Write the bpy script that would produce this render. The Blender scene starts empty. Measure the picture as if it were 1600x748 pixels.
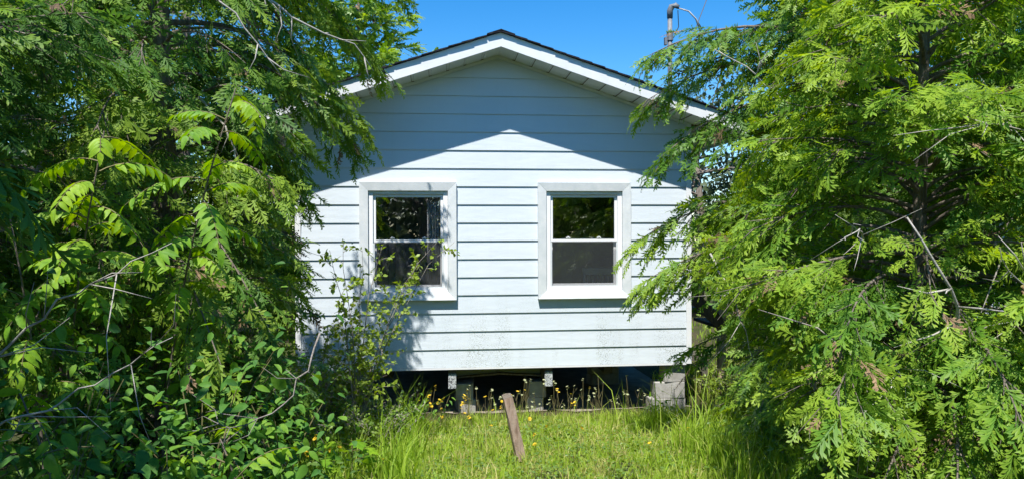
import bpy, math, random
import numpy as np
from mathutils import Vector, Matrix

random.seed(7)
R_ = math.radians
SC = bpy.context.scene
COL = SC.collection

# ------------------------------------------------------------------ camera
CAM_POS = (0.0, -8.34, 2.085)
cd = bpy.data.cameras.new('camera')
cam = bpy.data.objects.new('camera', cd)
COL.objects.link(cam)
cd.sensor_fit = 'HORIZONTAL'
cd.sensor_width = 36.0
cd.lens = 36.0 * 1155.0 / 1600.0
cd.clip_start, cd.clip_end = 0.05, 500
cam.rotation_mode = 'XYZ'
cam.location = CAM_POS
YAW, PITCH, ROLL = R_(5.656), R_(-0.48), R_(0.19)
cam.rotation_euler = (Matrix.Rotation(-YAW, 3, 'Z') @ Matrix.Rotation(math.pi / 2 + PITCH, 3, 'X') @ Matrix.Rotation(-ROLL, 3, 'Z')).to_euler()
SC.camera = cam

# ------------------------------------------------------------------ world, sun, exposure
SUN_TO = Vector((-0.15, -0.48, 0.90)).normalized()
SUN_EL = math.asin(SUN_TO.z)
w = bpy.data.worlds.new('World'); SC.world = w
w.use_nodes = True
nt = w.node_tree
sky = nt.nodes.new('ShaderNodeTexSky'); sky.sky_type = 'NISHITA'
sky.sun_disc = False
sky.sun_elevation = SUN_EL
sky.sun_rotation = math.atan2(SUN_TO.x, SUN_TO.y)
sky.altitude = 0; sky.air_density = 1.0; sky.dust_density = 0.15; sky.ozone_density = 4.5
hs_ = nt.nodes.new('ShaderNodeHueSaturation'); hs_.inputs['Saturation'].default_value = 1.38
nt.links.new(sky.outputs[0], hs_.inputs['Color']); nt.links.new(hs_.outputs[0], nt.nodes['Background'].inputs[0])
nt.nodes['Background'].inputs[1].default_value = 0.124
sl = bpy.data.lights.new('sun', 'SUN'); sl.energy = 5.0; sl.angle = R_(0.53); sl.color = (1.0, 0.965, 0.91)
so = bpy.data.objects.new('sun', sl); COL.objects.link(so)
so.rotation_euler = SUN_TO.to_track_quat('Z', 'Y').to_euler(); so.location = (-3, -9, 20)
SC.view_settings.view_transform = 'Standard'
SC.view_settings.look = 'None'
SC.view_settings.exposure = 0.68
SC.view_settings.gamma = 1.0
SC.view_settings.use_curve_mapping = False
SC.cycles.max_bounces = 6; SC.cycles.diffuse_bounces = 4; SC.cycles.transparent_max_bounces = 12
SC.cycles.transmission_bounces = 6
SC.cycles.use_denoising = True

# ------------------------------------------------------------------ materials
def _mat(name):
    m = bpy.data.materials.new(name); m.use_nodes = True
    n = m.node_tree.nodes
    for x in list(n):
        if x.type != 'OUTPUT_MATERIAL': n.remove(x)
    return m, n, m.node_tree.links, [x for x in n if x.type == 'OUTPUT_MATERIAL'][0]

def noise(n, l, scale, detail=4, rough=0.6, vec=None, dist=0.0):
    t = n.new('ShaderNodeTexNoise'); t.inputs['Scale'].default_value = scale
    t.inputs['Detail'].default_value = detail; t.inputs['Roughness'].default_value = rough; t.inputs['Distortion'].default_value = dist
    if vec is not None: l.new(vec, t.inputs['Vector'])
    return t

def ramp(n, l, fac, stops):
    r = n.new('ShaderNodeValToRGB'); e = r.color_ramp.elements
    while len(e) < len(stops): e.new(0.5)
    for i, (p, c) in enumerate(stops):
        e[i].position = p; e[i].color = tuple(c) + (1,) if len(c) == 3 else c
    l.new(fac, r.inputs[0]); return r

def surf(name, c0, c1, rough=0.6, scale=6.0, bump=0.1, bscale=60.0, spec=0.4, stretch=(1, 1, 1), metallic=0.0, stops=None, dist=0.0, coat=0.0):
    """two-tone noise surface with fine bump, in world position so neighbouring pieces differ"""
    m, n, l, out = _mat(name)
    g = n.new('ShaderNodeNewGeometry'); mp = n.new('ShaderNodeMapping'); mp.inputs['Scale'].default_value = stretch
    l.new(g.outputs['Position'], mp.inputs['Vector'])
    t = noise(n, l, scale, 6, 0.62, mp.outputs[0], dist)
    r = ramp(n, l, t.outputs[0], stops or [(0.32, c0), (0.68, c1)])
    p = n.new('ShaderNodeBsdfPrincipled'); p.inputs['Roughness'].default_value = rough
    p.inputs['Specular IOR Level'].default_value = spec; p.inputs['Metallic'].default_value = metallic
    p.inputs['Coat Weight'].default_value = coat
    l.new(r.outputs[0], p.inputs['Base Color'])
    if bump:
        b = n.new('ShaderNodeBump'); b.inputs['Strength'].default_value = bump; b.inputs['Distance'].default_value = 0.01
        t2 = noise(n, l, bscale, 4, 0.6, mp.outputs[0]); l.new(t2.outputs[0], b.inputs['Height']); l.new(b.outputs[0], p.inputs['Normal'])
    l.new(p.outputs[0], out.inputs[0])
    return m

def leafmat(name, dark, mid, bright, trans=0.35, gloss=0.06, rough=0.35, blotch=False):
    """leaf: diffuse + translucent, colour from a per-leaf 'tint' attribute"""
    m, n, l, out = _mat(name)
    a = n.new('ShaderNodeAttribute'); a.attribute_name = 'tint'
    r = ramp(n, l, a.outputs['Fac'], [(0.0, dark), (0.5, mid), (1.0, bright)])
    if blotch:
        g = n.new('ShaderNodeNewGeometry'); t1 = noise(n, l, 38, 3, 0.65, g.outputs['Position'])
        r2 = ramp(n, l, t1.outputs[0], [(0.30, (0.62, 0.70, 0.6)), (0.5, (1, 1, 1)), (0.66, (1.1, 1.06, 1)), (0.76, (1.7, 1.15, 1.0))])
        mu = n.new('ShaderNodeMix'); mu.data_type = 'RGBA'; mu.blend_type = 'MULTIPLY'; mu.inputs['Factor'].default_value = 1
        l.new(r.outputs[0], mu.inputs['A']); l.new(r2.outputs[0], mu.inputs['B'])
        class _R: outputs = [mu.outputs['Result']]
        r = _R
    d = n.new('ShaderNodeBsdfDiffuse'); l.new(r.outputs[0], d.inputs[0])
    hs = n.new('ShaderNodeHueSaturation'); hs.inputs['Hue'].default_value = 0.485; hs.inputs['Saturation'].default_value = 1.1; hs.inputs['Value'].default_value = 1.25
    l.new(r.outputs[0], hs.inputs['Color'])
    tr = n.new('ShaderNodeBsdfTranslucent'); l.new(hs.outputs[0], tr.inputs[0])
    mx = n.new('ShaderNodeMixShader'); mx.inputs[0].default_value = trans
    l.new(d.outputs[0], mx.inputs[1]); l.new(tr.outputs[0], mx.inputs[2])
    gl = n.new('ShaderNodeBsdfGlossy'); gl.inputs['Roughness'].default_value = rough; gl.inputs[0].default_value = (1, 1, 1, 1)
    lw = n.new('ShaderNodeLayerWeight'); lw.inputs[0].default_value = 0.25
    mt = n.new('ShaderNodeMath'); mt.operation = 'MULTIPLY_ADD'; mt.inputs[1].default_value = gloss * 3; mt.inputs[2].default_value = gloss * 0.5
    l.new(lw.outputs['Fresnel'], mt.inputs[0])
    m2 = n.new('ShaderNodeMixShader'); l.new(mt.outputs[0], m2.inputs[0]); l.new(mx.outputs[0], m2.inputs[1]); l.new(gl.outputs[0], m2.inputs[2])
    l.new(m2.outputs[0], out.inputs[0])
    return m

def siding_mat():
    """painted metal siding: faint uneven fading and mildew specks that gather in streaks low on the wall"""
    m, n, l, out = _mat('painted_siding')
    g = n.new('ShaderNodeNewGeometry')
    t = noise(n, l, 1.3, 5, 0.6, g.outputs['Position'])
    base = ramp(n, l, t.outputs[0], [(0.3, (0.57, 0.63, 0.675)), (0.7, (0.625, 0.675, 0.71))])
    mp = n.new('ShaderNodeMapping'); mp.inputs['Scale'].default_value = (3.2, 3.2, 0.45); l.new(g.outputs['Position'], mp.inputs[0])
    st = noise(n, l, 1.4, 3, 0.55, mp.outputs[0])
    str_ = ramp(n, l, st.outputs[0], [(0.44, (0, 0, 0)), (0.62, (1, 1, 1))])
    sep = n.new('ShaderNodeSeparateXYZ'); l.new(g.outputs['Position'], sep.inputs[0])
    mr = n.new('ShaderNodeMapRange'); mr.inputs['From Min'].default_value = 1.55; mr.inputs['From Max'].default_value = 0.75
    mr.inputs['To Min'].default_value = 0.0; mr.inputs['To Max'].default_value = 1.0; l.new(sep.outputs['Z'], mr.inputs['Value'])
    sp = noise(n, l, 95, 3, 0.7, g.outputs['Position'])
    spr = ramp(n, l, sp.outputs[0], [(0.53, (0, 0, 0)), (0.60, (1, 1, 1))])
    m1 = n.new('ShaderNodeMath'); m1.operation = 'MULTIPLY'; l.new(str_.outputs[0], m1.inputs[0]); l.new(mr.outputs[0], m1.inputs[1])
    m2 = n.new('ShaderNodeMath'); m2.operation = 'MULTIPLY'; l.new(m1.outputs[0], m2.inputs[0]); l.new(spr.outputs[0], m2.inputs[1])
    m3 = n.new('ShaderNodeMath'); m3.operation = 'MULTIPLY'; l.new(m2.outputs[0], m3.inputs[0]); m3.inputs[1].default_value = 0.75
    mix = n.new('ShaderNodeMix'); mix.data_type = 'RGBA'
    l.new(m3.outputs[0], mix.inputs['Factor']); l.new(base.outputs[0], mix.inputs['A']); mix.inputs['B'].default_value = (0.20, 0.21, 0.16, 1)
    # soft vertical grime
    mg = n.new('ShaderNodeMapping'); mg.inputs['Scale'].default_value = (5, 5, 0.25); l.new(g.outputs['Position'], mg.inputs[0])
    gr = noise(n, l, 2.2, 4, 0.6, mg.outputs[0])
    grr = ramp(n, l, gr.outputs[0], [(0.55, (0, 0, 0)), (0.85, (0.22, 0.22, 0.22))])
    mix2 = n.new('ShaderNodeMix'); mix2.data_type = 'RGBA'
    l.new(grr.outputs[0], mix2.inputs['Factor']); l.new(mix.outputs['Result'], mix2.inputs['A']); mix2.inputs['B'].default_value = (0.50, 0.52, 0.48, 1)
    p = n.new('ShaderNodeBsdfPrincipled'); p.inputs['Roughness'].default_value = 0.42; p.inputs['Specular IOR Level'].default_value = 0.35
    l.new(mix2.outputs['Result'], p.inputs['Base Color'])
    b = n.new('ShaderNodeBump'); b.inputs['Strength'].default_value = 0.16; b.inputs['Distance'].default_value = 0.02
    mb = n.new('ShaderNodeMapping'); mb.inputs['Scale'].default_value = (1.2, 1, 5); l.new(g.outputs['Position'], mb.inputs[0])
    bn = noise(n, l, 3.0, 3, 0.5, mb.outputs[0]); l.new(bn.outputs[0], b.inputs['Height']); l.new(b.outputs[0], p.inputs['Normal'])
    l.new(p.outputs[0], out.inputs[0])
    return m

def glass_mat():
    m, n, l, out = _mat('window_glass')
    tr = n.new('ShaderNodeBsdfTransparent'); tr.inputs[0].default_value = (0.96, 0.97, 0.97, 1)
    gl = n.new('ShaderNodeBsdfGlossy'); gl.inputs['Roughness'].default_value = 0.0; gl.inputs[0].default_value = (1, 1, 1, 1)
    g = n.new('ShaderNodeNewGeometry'); b = n.new('ShaderNodeBump'); b.inputs['Strength'].default_value = 0.02; b.inputs['Distance'].default_value = 0.02
    t = noise(n, l, 2.5, 1, 0.5, g.outputs['Position']); l.new(t.outputs[0], b.inputs['Height']); l.new(b.outputs[0], gl.inputs['Normal'])
    lw = n.new('ShaderNodeFresnel'); lw.inputs[0].default_value = 2.0
    mx = n.new('ShaderNodeMixShader'); l.new(lw.outputs[0], mx.inputs[0]); l.new(tr.outputs[0], mx.inputs[1]); l.new(gl.outputs[0], mx.inputs[2])
    l.new(mx.outputs[0], out.inputs[0]); return m

def screen_mat():
    m, n, l, out = _mat('insect_screen')
    tr = n.new('ShaderNodeBsdfTransparent'); d = n.new('ShaderNodeBsdfDiffuse'); d.inputs[0].default_value = (0.075, 0.08, 0.085, 1)
    mx = n.new('ShaderNodeMixShader'); mx.inputs[0].default_value = 0.24
    l.new(tr.outputs[0], mx.inputs[1]); l.new(d.outputs[0], mx.inputs[2]); l.new(mx.outputs[0], out.inputs[0]); return m

def speckle_mat():
    m, n, l, out = _mat('speckled_foil')
    g = n.new('ShaderNodeNewGeometry')
    v = n.new('ShaderNodeTexVoronoi'); v.inputs['Scale'].default_value = 75; l.new(g.outputs['Position'], v.inputs['Vector'])
    t = noise(n, l, 60, 4, 0.7, g.outputs['Position'], 1.5)
    r = ramp(n, l, t.outputs[0], [(0.44, (0.05, 0.05, 0.055)), (0.52, (0.62, 0.64, 0.66))])
    p = n.new('ShaderNodeBsdfPrincipled'); p.inputs['Roughness'].default_value = 0.45; p.inputs['Metallic'].default_value = 0.2
    l.new(r.outputs[0], p.inputs['Base Color'])
    b = n.new('ShaderNodeBump'); b.inputs['Strength'].default_value = 0.6; b.inputs['Distance'].default_value = 0.006
    l.new(t.outputs[0], b.inputs['Height']); l.new(b.outputs[0], p.inputs['Normal'])
    l.new(p.outputs[0], out.inputs[0]); return m

M = {}
M['siding'] = siding_mat()
M['trim'] = surf('white_trim', (0.66, 0.68, 0.69), (0.75, 0.76, 0.76), 0.42, 5, 0.06, 30)
M['casing'] = surf('clad_casing', (0.56, 0.60, 0.61), (0.68, 0.70, 0.70), 0.42, 9, 0.06, 40)
M['vinyl'] = surf('white_vinyl', (0.76, 0.77, 0.77), (0.82, 0.82, 0.82), 0.35, 4, 0.02, 60)
M['soffit'] = surf('soffit_panel', (0.64, 0.66, 0.63), (0.72, 0.73, 0.70), 0.5, 5, 0.05, 60)
M['shingle'] = surf('dark_shingle', (0.012, 0.012, 0.016), (0.045, 0.045, 0.052), 0.95, 30, 0.8, 350, spec=0.1)
M['deck'] = surf('roof_sheathing', (0.14, 0.10, 0.06), (0.24, 0.18, 0.11), 0.8, 8, 0.2, 80, stretch=(1, 8, 8))
M['sheath'] = surf('wall_sheathing', (0.10, 0.10, 0.09), (0.16, 0.15, 0.13), 0.85, 5, 0.1)
M['plaster'] = surf('room_panelling', (0.20, 0.185, 0.165), (0.27, 0.25, 0.22), 0.7, 3, 0.05)
M['roomfloor'] = surf('room_floor', (0.16, 0.11, 0.07), (0.24, 0.17, 0.11), 0.5, 4, 0.1, 50, stretch=(1, 8, 1))
M['oldwood'] = surf('weathered_wood', (0.09, 0.07, 0.05), (0.22, 0.18, 0.14), 0.85, 5, 0.5, 70, stretch=(9, 9, 1))
M['darkwood'] = surf('dark_beam_wood', (0.06, 0.055, 0.045), (0.13, 0.115, 0.09), 0.85, 6, 0.4, 60, stretch=(1, 8, 8))
M['stain'] = surf('brown_stained_wood', (0.055, 0.035, 0.022), (0.13, 0.085, 0.055), 0.8, 7, 0.4, 70, stretch=(5, 5, 1))
M['post'] = surf('old_post_wood', (0.13, 0.065, 0.04), (0.34, 0.22, 0.155), 0.85, 6, 0.8, 60, stretch=(7, 7, 1.2), stops=[(0.25, (0.17, 0.10, 0.07)), (0.5, (0.48, 0.34, 0.26)), (0.75, (0.60, 0.49, 0.40))])
M['olive'] = surf('olive_board', (0.20, 0.21, 0.14), (0.29, 0.29, 0.20), 0.8, 6, 0.2)
M['concrete'] = surf('concrete_block', (0.31, 0.295, 0.265), (0.45, 0.435, 0.40), 0.9, 12, 0.7, 140)
M['bouncedirt'] = surf('dry_bounce_dirt', (0.20, 0.17, 0.13), (0.34, 0.30, 0.24), 0.95, 5, 0.6, 60, spec=0.1)  # dirt kept pale so it bounces light up under the cottage
M['foil'] = speckle_mat()
M['steel'] = surf('galvanised_steel', (0.13, 0.14, 0.15), (0.25, 0.26, 0.27), 0.65, 14, 0.15, 60, metallic=0.2)
M['cable'] = surf('pale_cable', (0.42, 0.43, 0.44), (0.60, 0.60, 0.60), 0.6, 10, 0)
M['wire'] = surf('black_wire', (0.02, 0.02, 0.022), (0.05, 0.05, 0.055), 0.6, 10, 0)
M['glass'] = glass_mat()
M['screen'] = screen_mat()
M['chair'] = surf('worn_white_chair', (0.70, 0.71, 0.68), (0.80, 0.81, 0.78), 0.5, 12, 0.1)
M['curtain'] = surf('pale_curtain', (0.42, 0.42, 0.44), (0.55, 0.55, 0.56), 0.9, 10, 0.1)
M['bark'] = surf('cedar_bark', (0.10, 0.08, 0.06), (0.26, 0.22, 0.18), 0.9, 9, 0.9, 55, stretch=(5, 5, 0.8))
M['twig'] = surf('grey_twig', (0.15, 0.13, 0.11), (0.36, 0.32, 0.28), 0.9, 25, 0.5, 120)
M['palewood'] = surf('pale_dead_wood', (0.30, 0.28, 0.24), (0.52, 0.48, 0.43), 0.9, 25, 0.5, 120)
M['stem'] = surf('green_stem', (0.10, 0.10, 0.035), (0.20, 0.16, 0.07), 0.7, 25, 0.2, 120)
M['cone'] = surf('brown_cones', (0.12, 0.075, 0.04), (0.30, 0.20, 0.11), 0.85, 40, 0.4, 150)
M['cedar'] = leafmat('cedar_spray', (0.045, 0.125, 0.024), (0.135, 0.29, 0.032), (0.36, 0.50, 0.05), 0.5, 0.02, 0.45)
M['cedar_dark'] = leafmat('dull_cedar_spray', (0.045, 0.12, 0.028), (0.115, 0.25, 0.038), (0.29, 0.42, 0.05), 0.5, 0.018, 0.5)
M['leaf'] = leafmat('broad_leaf', (0.045, 0.15, 0.032), (0.10, 0.25, 0.035), (0.21, 0.38, 0.035), 0.42, 0.012, 0.5, True)
M['sumac'] = leafmat('compound_leaf', (0.08, 0.23, 0.028), (0.16, 0.35, 0.026), (0.32, 0.49, 0.026), 0.48, 0.012, 0.5, True)
M['shrub'] = leafmat('small_round_leaf', (0.06, 0.13, 0.02), (0.13, 0.24, 0.025), (0.26, 0.36, 0.04), 0.42, 0.03, 0.4)
M['farleaf'] = leafmat('far_leaf', (0.035, 0.062, 0.03), (0.07, 0.105, 0.048), (0.125, 0.165, 0.07), 0.32, 0.02, 0.5)
M['grass'] = leafmat('grass_blade', (0.16, 0.31, 0.028), (0.34, 0.50, 0.045), (0.56, 0.52, 0.20), 0.48, 0.02, 0.5)
M['petal'] = surf('yellow_petal', (0.62, 0.40, 0.015), (0.72, 0.52, 0.02), 0.6, 40, 0)
M['seed'] = surf('pale_seed_head', (0.30, 0.34, 0.14), (0.50, 0.50, 0.30), 0.8, 60, 0)

def ground_mat():
    m, n, l, out = _mat('soil_and_moss')
    g = n.new('ShaderNodeNewGeometry')
    t = noise(n, l, 1.1, 6, 0.6, g.outputs['Position']); t2 = noise(n, l, 45, 5, 0.7, g.outputs['Position'])
    r1 = ramp(n, l, t.outputs[0], [(0.35, (0.055, 0.075, 0.022)), (0.65, (0.10, 0.085, 0.05))])
    r2 = ramp(n, l, t2.outputs[0], [(0.3, (0.55, 0.55, 0.55)), (0.75, (1.25, 1.2, 1.1))])
    mx = n.new('ShaderNodeMix'); mx.data_type = 'RGBA'; mx.blend_type = 'MULTIPLY'; mx.inputs['Factor'].default_value = 1
    l.new(r1.outputs[0], mx.inputs['A']); l.new(r2.outputs[0], mx.inputs['B'])
    p = n.new('ShaderNodeBsdfPrincipled'); p.inputs['Roughness'].default_value = 0.95; p.inputs['Specular IOR Level'].default_value = 0.1
    l.new(mx.outputs['Result'], p.inputs['Base Color'])
    b = n.new('ShaderNodeBump'); b.inputs['Strength'].default_value = 0.8; b.inputs['Distance'].default_value = 0.03
    l.new(t2.outputs[0], b.inputs['Height']); l.new(b.outputs[0], p.inputs['Normal']); l.new(p.outputs[0], out.inputs[0])
    return m
M['ground'] = ground_mat()

# ------------------------------------------------------------------ mesh helpers
def link(o, parent=None):
    COL.objects.link(o)
    if parent is not None: o.parent = parent
    return o

def tag(o, label=None, cat=None, group=None, kind=None):
    if label: o['label'] = label
    if cat: o['category'] = cat
    if group: o['group'] = group
    if kind: o['kind'] = kind
    return o

def empty(name, loc, label=None, cat=None, group=None):
    o = bpy.data.objects.new(name, None); o.location = loc; o.empty_display_size = 0.1
    COL.objects.link(o); return tag(o, label, cat, group)

class MB:
    """collects polygons; build() makes one mesh object (coordinates given relative to org)"""
    def __init__(s): s.V = []; s.F = []; s.n = 0
    def add(s, verts, faces):
        s.V.extend([tuple(v) for v in verts]); s.F.extend([tuple(i + s.n for i in f) for f in faces]); s.n += len(verts); return s
    def box(s, x0, x1, y0, y1, z0, z1):
        v = [(x0, y0, z0), (x1, y0, z0), (x1, y1, z0), (x0, y1, z0), (x0, y0, z1), (x1, y0, z1), (x1, y1, z1), (x0, y1, z1)]
        return s.add(v, [(3, 2, 1, 0), (4, 5, 6, 7), (0, 1, 5, 4), (1, 2, 6, 5), (2, 3, 7, 6), (3, 0, 4, 7)])
    def prism(s, poly, y0, y1):
        """poly: xz outline, counter-clockwise seen from -y; extruded y0..y1"""
        k = len(poly); v = [(x, y0, z) for x, z in poly] + [(x, y1, z) for x, z in poly]
        f = [tuple(range(k)), tuple(range(2 * k - 1, k - 1, -1))] + [((i + 1) % k, i, i + k, (i + 1) % k + k) for i in range(k)]
        return s.add(v, f)
    def beam(s, a, b, wd, hg, up=(0, 0, 1)):
        a = Vector(a); b = Vector(b); d = (b - a).normalized(); u = Vector(up); sx = d.cross(u).normalized() * wd / 2; sz = sx.cross(d).normalized() * hg / 2
        v = [a - sx - sz, a + sx - sz, a + sx + sz, a - sx + sz, b - sx - sz, b + sx - sz, b + sx + sz, b - sx + sz]
        return s.add(v, [(3, 2, 1, 0), (4, 5, 6, 7), (0, 1, 5, 4), (1, 2, 6, 5), (2, 3, 7, 6), (3, 0, 4, 7)])
    def tube(s, pts, rad, k=6, cap=True):
        V, F = tube_arrays(pts, rad, k, cap); return s.add(V, F)
    def build(s, name, mat, parent=None, org=(0, 0, 0), smooth=False, bevel=0.0):
        me = bpy.data.meshes.new(name)
        ox, oy, oz = org
        me.from_pydata([(x - ox, y - oy, z - oz) for x, y, z in s.V], [], s.F); me.materials.append(mat)
        if smooth: me.polygons.foreach_set('use_smooth', [True] * len(me.polygons))
        me.update()
        o = bpy.data.objects.new(name, me); link(o, parent)
        if parent is None: o.location = org
        if bevel:
            b = o.modifiers.new('bevel', 'BEVEL'); b.width = bevel; b.segments = 2; b.limit_method = 'ANGLE'
        return o

def tube_arrays(pts, rad, k=6, cap=True):
    P = np.asarray(pts, float); n = len(P); rad = np.broadcast_to(np.asarray(rad, float), (n,))
    T = np.gradient(P, axis=0); T /= (np.linalg.norm(T, axis=1)[:, None] + 1e-9)
    ref = np.array([0.0, 0, 1]) if abs(T[0, 2]) < 0.9 else np.array([1.0, 0, 0])
    A = np.cross(T, ref); A /= (np.linalg.norm(A, axis=1)[:, None] + 1e-9); B = np.cross(T, A)
    an = np.arange(k) * 2 * math.pi / k
    V = (P[:, None] + rad[:, None, None] * (np.cos(an)[None, :, None] * A[:, None] + np.sin(an)[None, :, None] * B[:, None])).reshape(-1, 3)
    F = []
    for i in range(n - 1):
        for j in range(k):
            F.append((i * k + j, i * k + (j + 1) % k, (i + 1) * k + (j + 1) % k, (i + 1) * k + j))
    if cap: F.append(tuple(range((n - 1) * k, n * k))); F.append(tuple(range(k - 1, -1, -1)))
    return V, F

class TR:
    """big triangle meshes: templates scattered with numpy; 'tint' per copy"""
    def __init__(s): s.V = []; s.F = []; s.T = []; s.n = 0; s.tris = 0
    def scatter(s, tmpl, P, X, Z, S, tint):
        tv, tf, tt = tmpl
        P = np.asarray(P, float); X = np.asarray(X, float); Z = np.asarray(Z, float); S = np.asarray(S, float); tint = np.asarray(tint, float)
        if len(P) == 0: return
        X = X / (np.linalg.norm(X, axis=1)[:, None] + 1e-9)
        Z = Z - X * (X * Z).sum(1)[:, None]; Z /= (np.linalg.norm(Z, axis=1)[:, None] + 1e-9)
        Y = np.cross(Z, X)
        Rm = np.stack([X, Y, Z], axis=2)
        V = np.einsum('nij,vj->nvi', Rm, tv) * S[:, None, None] + P[:, None]
        N, k = V.shape[:2]
        F = (tf[None] + (np.arange(N) * k)[:, None, None] + s.n).reshape(-1, 3)
        s.V.append(V.reshape(-1, 3)); s.F.append(F); s.T.append(np.clip(tint[:, None] + tt[None], 0, 1).reshape(-1)); s.n += N * k; s.tris += len(F)
    def raw(s, V, F, T):
        s.V.append(V); s.F.append(F + s.n); s.T.append(T); s.n += len(V); s.tris += len(F)
    def build(s, name, mat, parent=None, org=(0, 0, 0), smooth=False):
        V = np.concatenate(s.V) - np.asarray(org); F = np.concatenate(s.F); T = np.concatenate(s.T)
        me = bpy.data.meshes.new(name)
        me.vertices.add(len(V)); me.vertices.foreach_set('co', V.astype(np.float32).ravel())
        me.loops.add(F.size); me.loops.foreach_set('vertex_index', F.astype(np.int32).ravel())
        me.polygons.add(len(F)); me.polygons.foreach_set('loop_start', (np.arange(len(F)) * 3).astype(np.int32))
        at = me.attributes.new('tint', 'FLOAT', 'POINT'); at.data.foreach_set('value', T.astype(np.float32))
        me.materials.append(mat); me.update(calc_edges=True)
        o = bpy.data.objects.new(name, me); link(o, parent)
        if parent is None: o.location = org
        global TOTAL_TRIS
        TOTAL_TRIS += len(F)
        return o
TOTAL_TRIS = 0

# ------------------------------------------------------------------ leaf templates (x = along, y = across, z = normal)
def spray_template(seed, ntw, nsub, wid, fan=0.5, droop=0.16, kite=False):
    """flat cedar spray: a rib with side twigs, each with blunt lobes; slightly cupped and ragged"""
    r = np.random.RandomState(seed); V = []; F = []; T = []
    def zc(x, y): return -droop * x * x - 0.22 * abs(y) ** 1.4
    def lobe(a, d, L, wd, t):
        n = np.array([-d[1], d[0]]); k = len(V); e = a + d * L; z0 = zc(*a); z1 = zc(*e) + r.uniform(-.025, .025)
        if kite:
            m = a + d * L * .62; zm = zc(*m)
            V.extend([(a[0], a[1], z0), (m[0] - n[0] * wd * .5, m[1] - n[1] * wd * .5, zm), (e[0], e[1], z1), (m[0] + n[0] * wd * .5, m[1] + n[1] * wd * .5, zm)])
            F.extend([(k, k + 1, k + 2), (k, k + 2, k + 3)]); T.extend([t - .12, t, t + .14, t])
        else:
            V.extend([(a[0] - n[0] * wd * .5, a[1] - n[1] * wd * .5, z0), (a[0] + n[0] * wd * .5, a[1] + n[1] * wd * .5, z0), (e[0], e[1], z1)])
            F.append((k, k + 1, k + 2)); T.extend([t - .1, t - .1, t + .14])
    curve = r.uniform(-.28, .28)
    for i in range(ntw):
        t = 0.08 + 0.86 * (i + r.uniform(-.25, .25)) / max(1, ntw - 1); t = min(.97, max(.04, t)); sg = 1 if i % 2 else -1
        a = np.array([t, curve * t * t]); an = sg * (R_(42) - R_(16) * t + r.uniform(-.26, .26)); d = np.array([math.cos(an), math.sin(an)])
        L = fan * (1 - t) ** 0.62 * (0.5 + 0.5 * min(1, t * 4)) * r.uniform(.45, 1.25) + 0.10
        if r.rand() < .10: continue
        lobe(a, d, L, wid * r.uniform(.85, 1.35), 0.0)
        for j in range(nsub):
            u = 0.15 + 0.62 * (j + r.uniform(0, .7)) / max(1, nsub); sj = 1 if (j + i) % 2 else -1
            bb = a + d * L * u; aj = an + sj * R_(30 + r.uniform(-8, 8)); dj = np.array([math.cos(aj), math.sin(aj)])
            lobe(bb, dj, (L * (1 - u) * .62 + 0.09) * r.uniform(.75, 1.2), wid, 0.03 + .1 * u)
    lobe(np.array([0, 0.0]), nrm2(np.array([1.0, curve])), 1.0, wid * 1.0, -.1)
    return np.array(V), np.array(F), np.array(T)
def nrm2(v): return v / np.linalg.norm(v)

SPRAY_HI = [spray_template(i, 10 + i % 3, 1, 0.078, 0.44 + .06 * (i % 4), .08 + .09 * (i % 4), True) for i in range(9)]
SPRAY_MD = [spray_template(20 + i, 9, 1, 0.105, 0.40 + .06 * (i % 3), .16) for i in range(5)]
SPRAY_LO = [spray_template(40 + i, 8, 0, 0.18, 0.5, .16) for i in range(3)]

def leaf_template(aspect=0.5, fold=0.25, curl=0.25, stations=(0, .18, .42, .68, .88, 1), peak=0.4, teeth=0.0):
    V = []; F = []; 
    for i, t in enumerate(stations):
        wv = aspect * .5 * (math.sin(math.pi * t ** (math.log(.5) / math.log(peak)))) ** 0.85 if 0 < t < 1 else 0.0
        z = -curl * t * t
        wv *= 1 + (teeth if i % 2 else -teeth)
        V += [(t, -wv, z + fold * wv), (t, 0, z), (t, wv, z + fold * wv)]
    for i in range(len(stations) - 1):
        a = 3 * i; b = a + 3
        for (p, q, r, s) in ((a, a + 1, b + 1, b), (a + 1, a + 2, b + 2, b + 1)):
            F += [(p, q, r), (p, r, s)]
    F = [f for f in F if len({tuple(V[i]) for i in f}) == 3]
    V = np.array(V); return V, np.array(F), (np.abs(V[:, 1]) / aspect * .12)

LEAF = leaf_template(0.5, .3, .25)
LEAFLET = leaf_template(0.40, .22, .22, peak=.36)
ROUND = leaf_template(0.70, .25, .15, stations=(0, .25, .6, 1), peak=.5)
BLADE = leaf_template(0.30, .3, .4)

def maple_template():
    pts = [(0, 0), (.05, .32), (.30, .55), (.33, .30), (.62, .42), (.60, .20), (1, 0)]
    up = pts[1:-1]; poly = [(0, 0)] + [(x, -y) for x, y in up] + [(1, 0)] + [(x, y) for x, y in reversed(up)]
    V = [(0.35, 0, 0.03)] + [(x, y, -.12 * x * x - .15 * abs(y)) for x, y in poly]
    F = [(0, 1 + i, 1 + (i + 1) % len(poly)) for i in range(len(poly))]
    return np.array(V), np.array(F), np.zeros(len(V))
MAPLE = maple_template()

def rnd_dir(r):
    v = np.array([r.normal(), r.normal(), r.normal()]); return v / np.linalg.norm(v)

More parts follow.
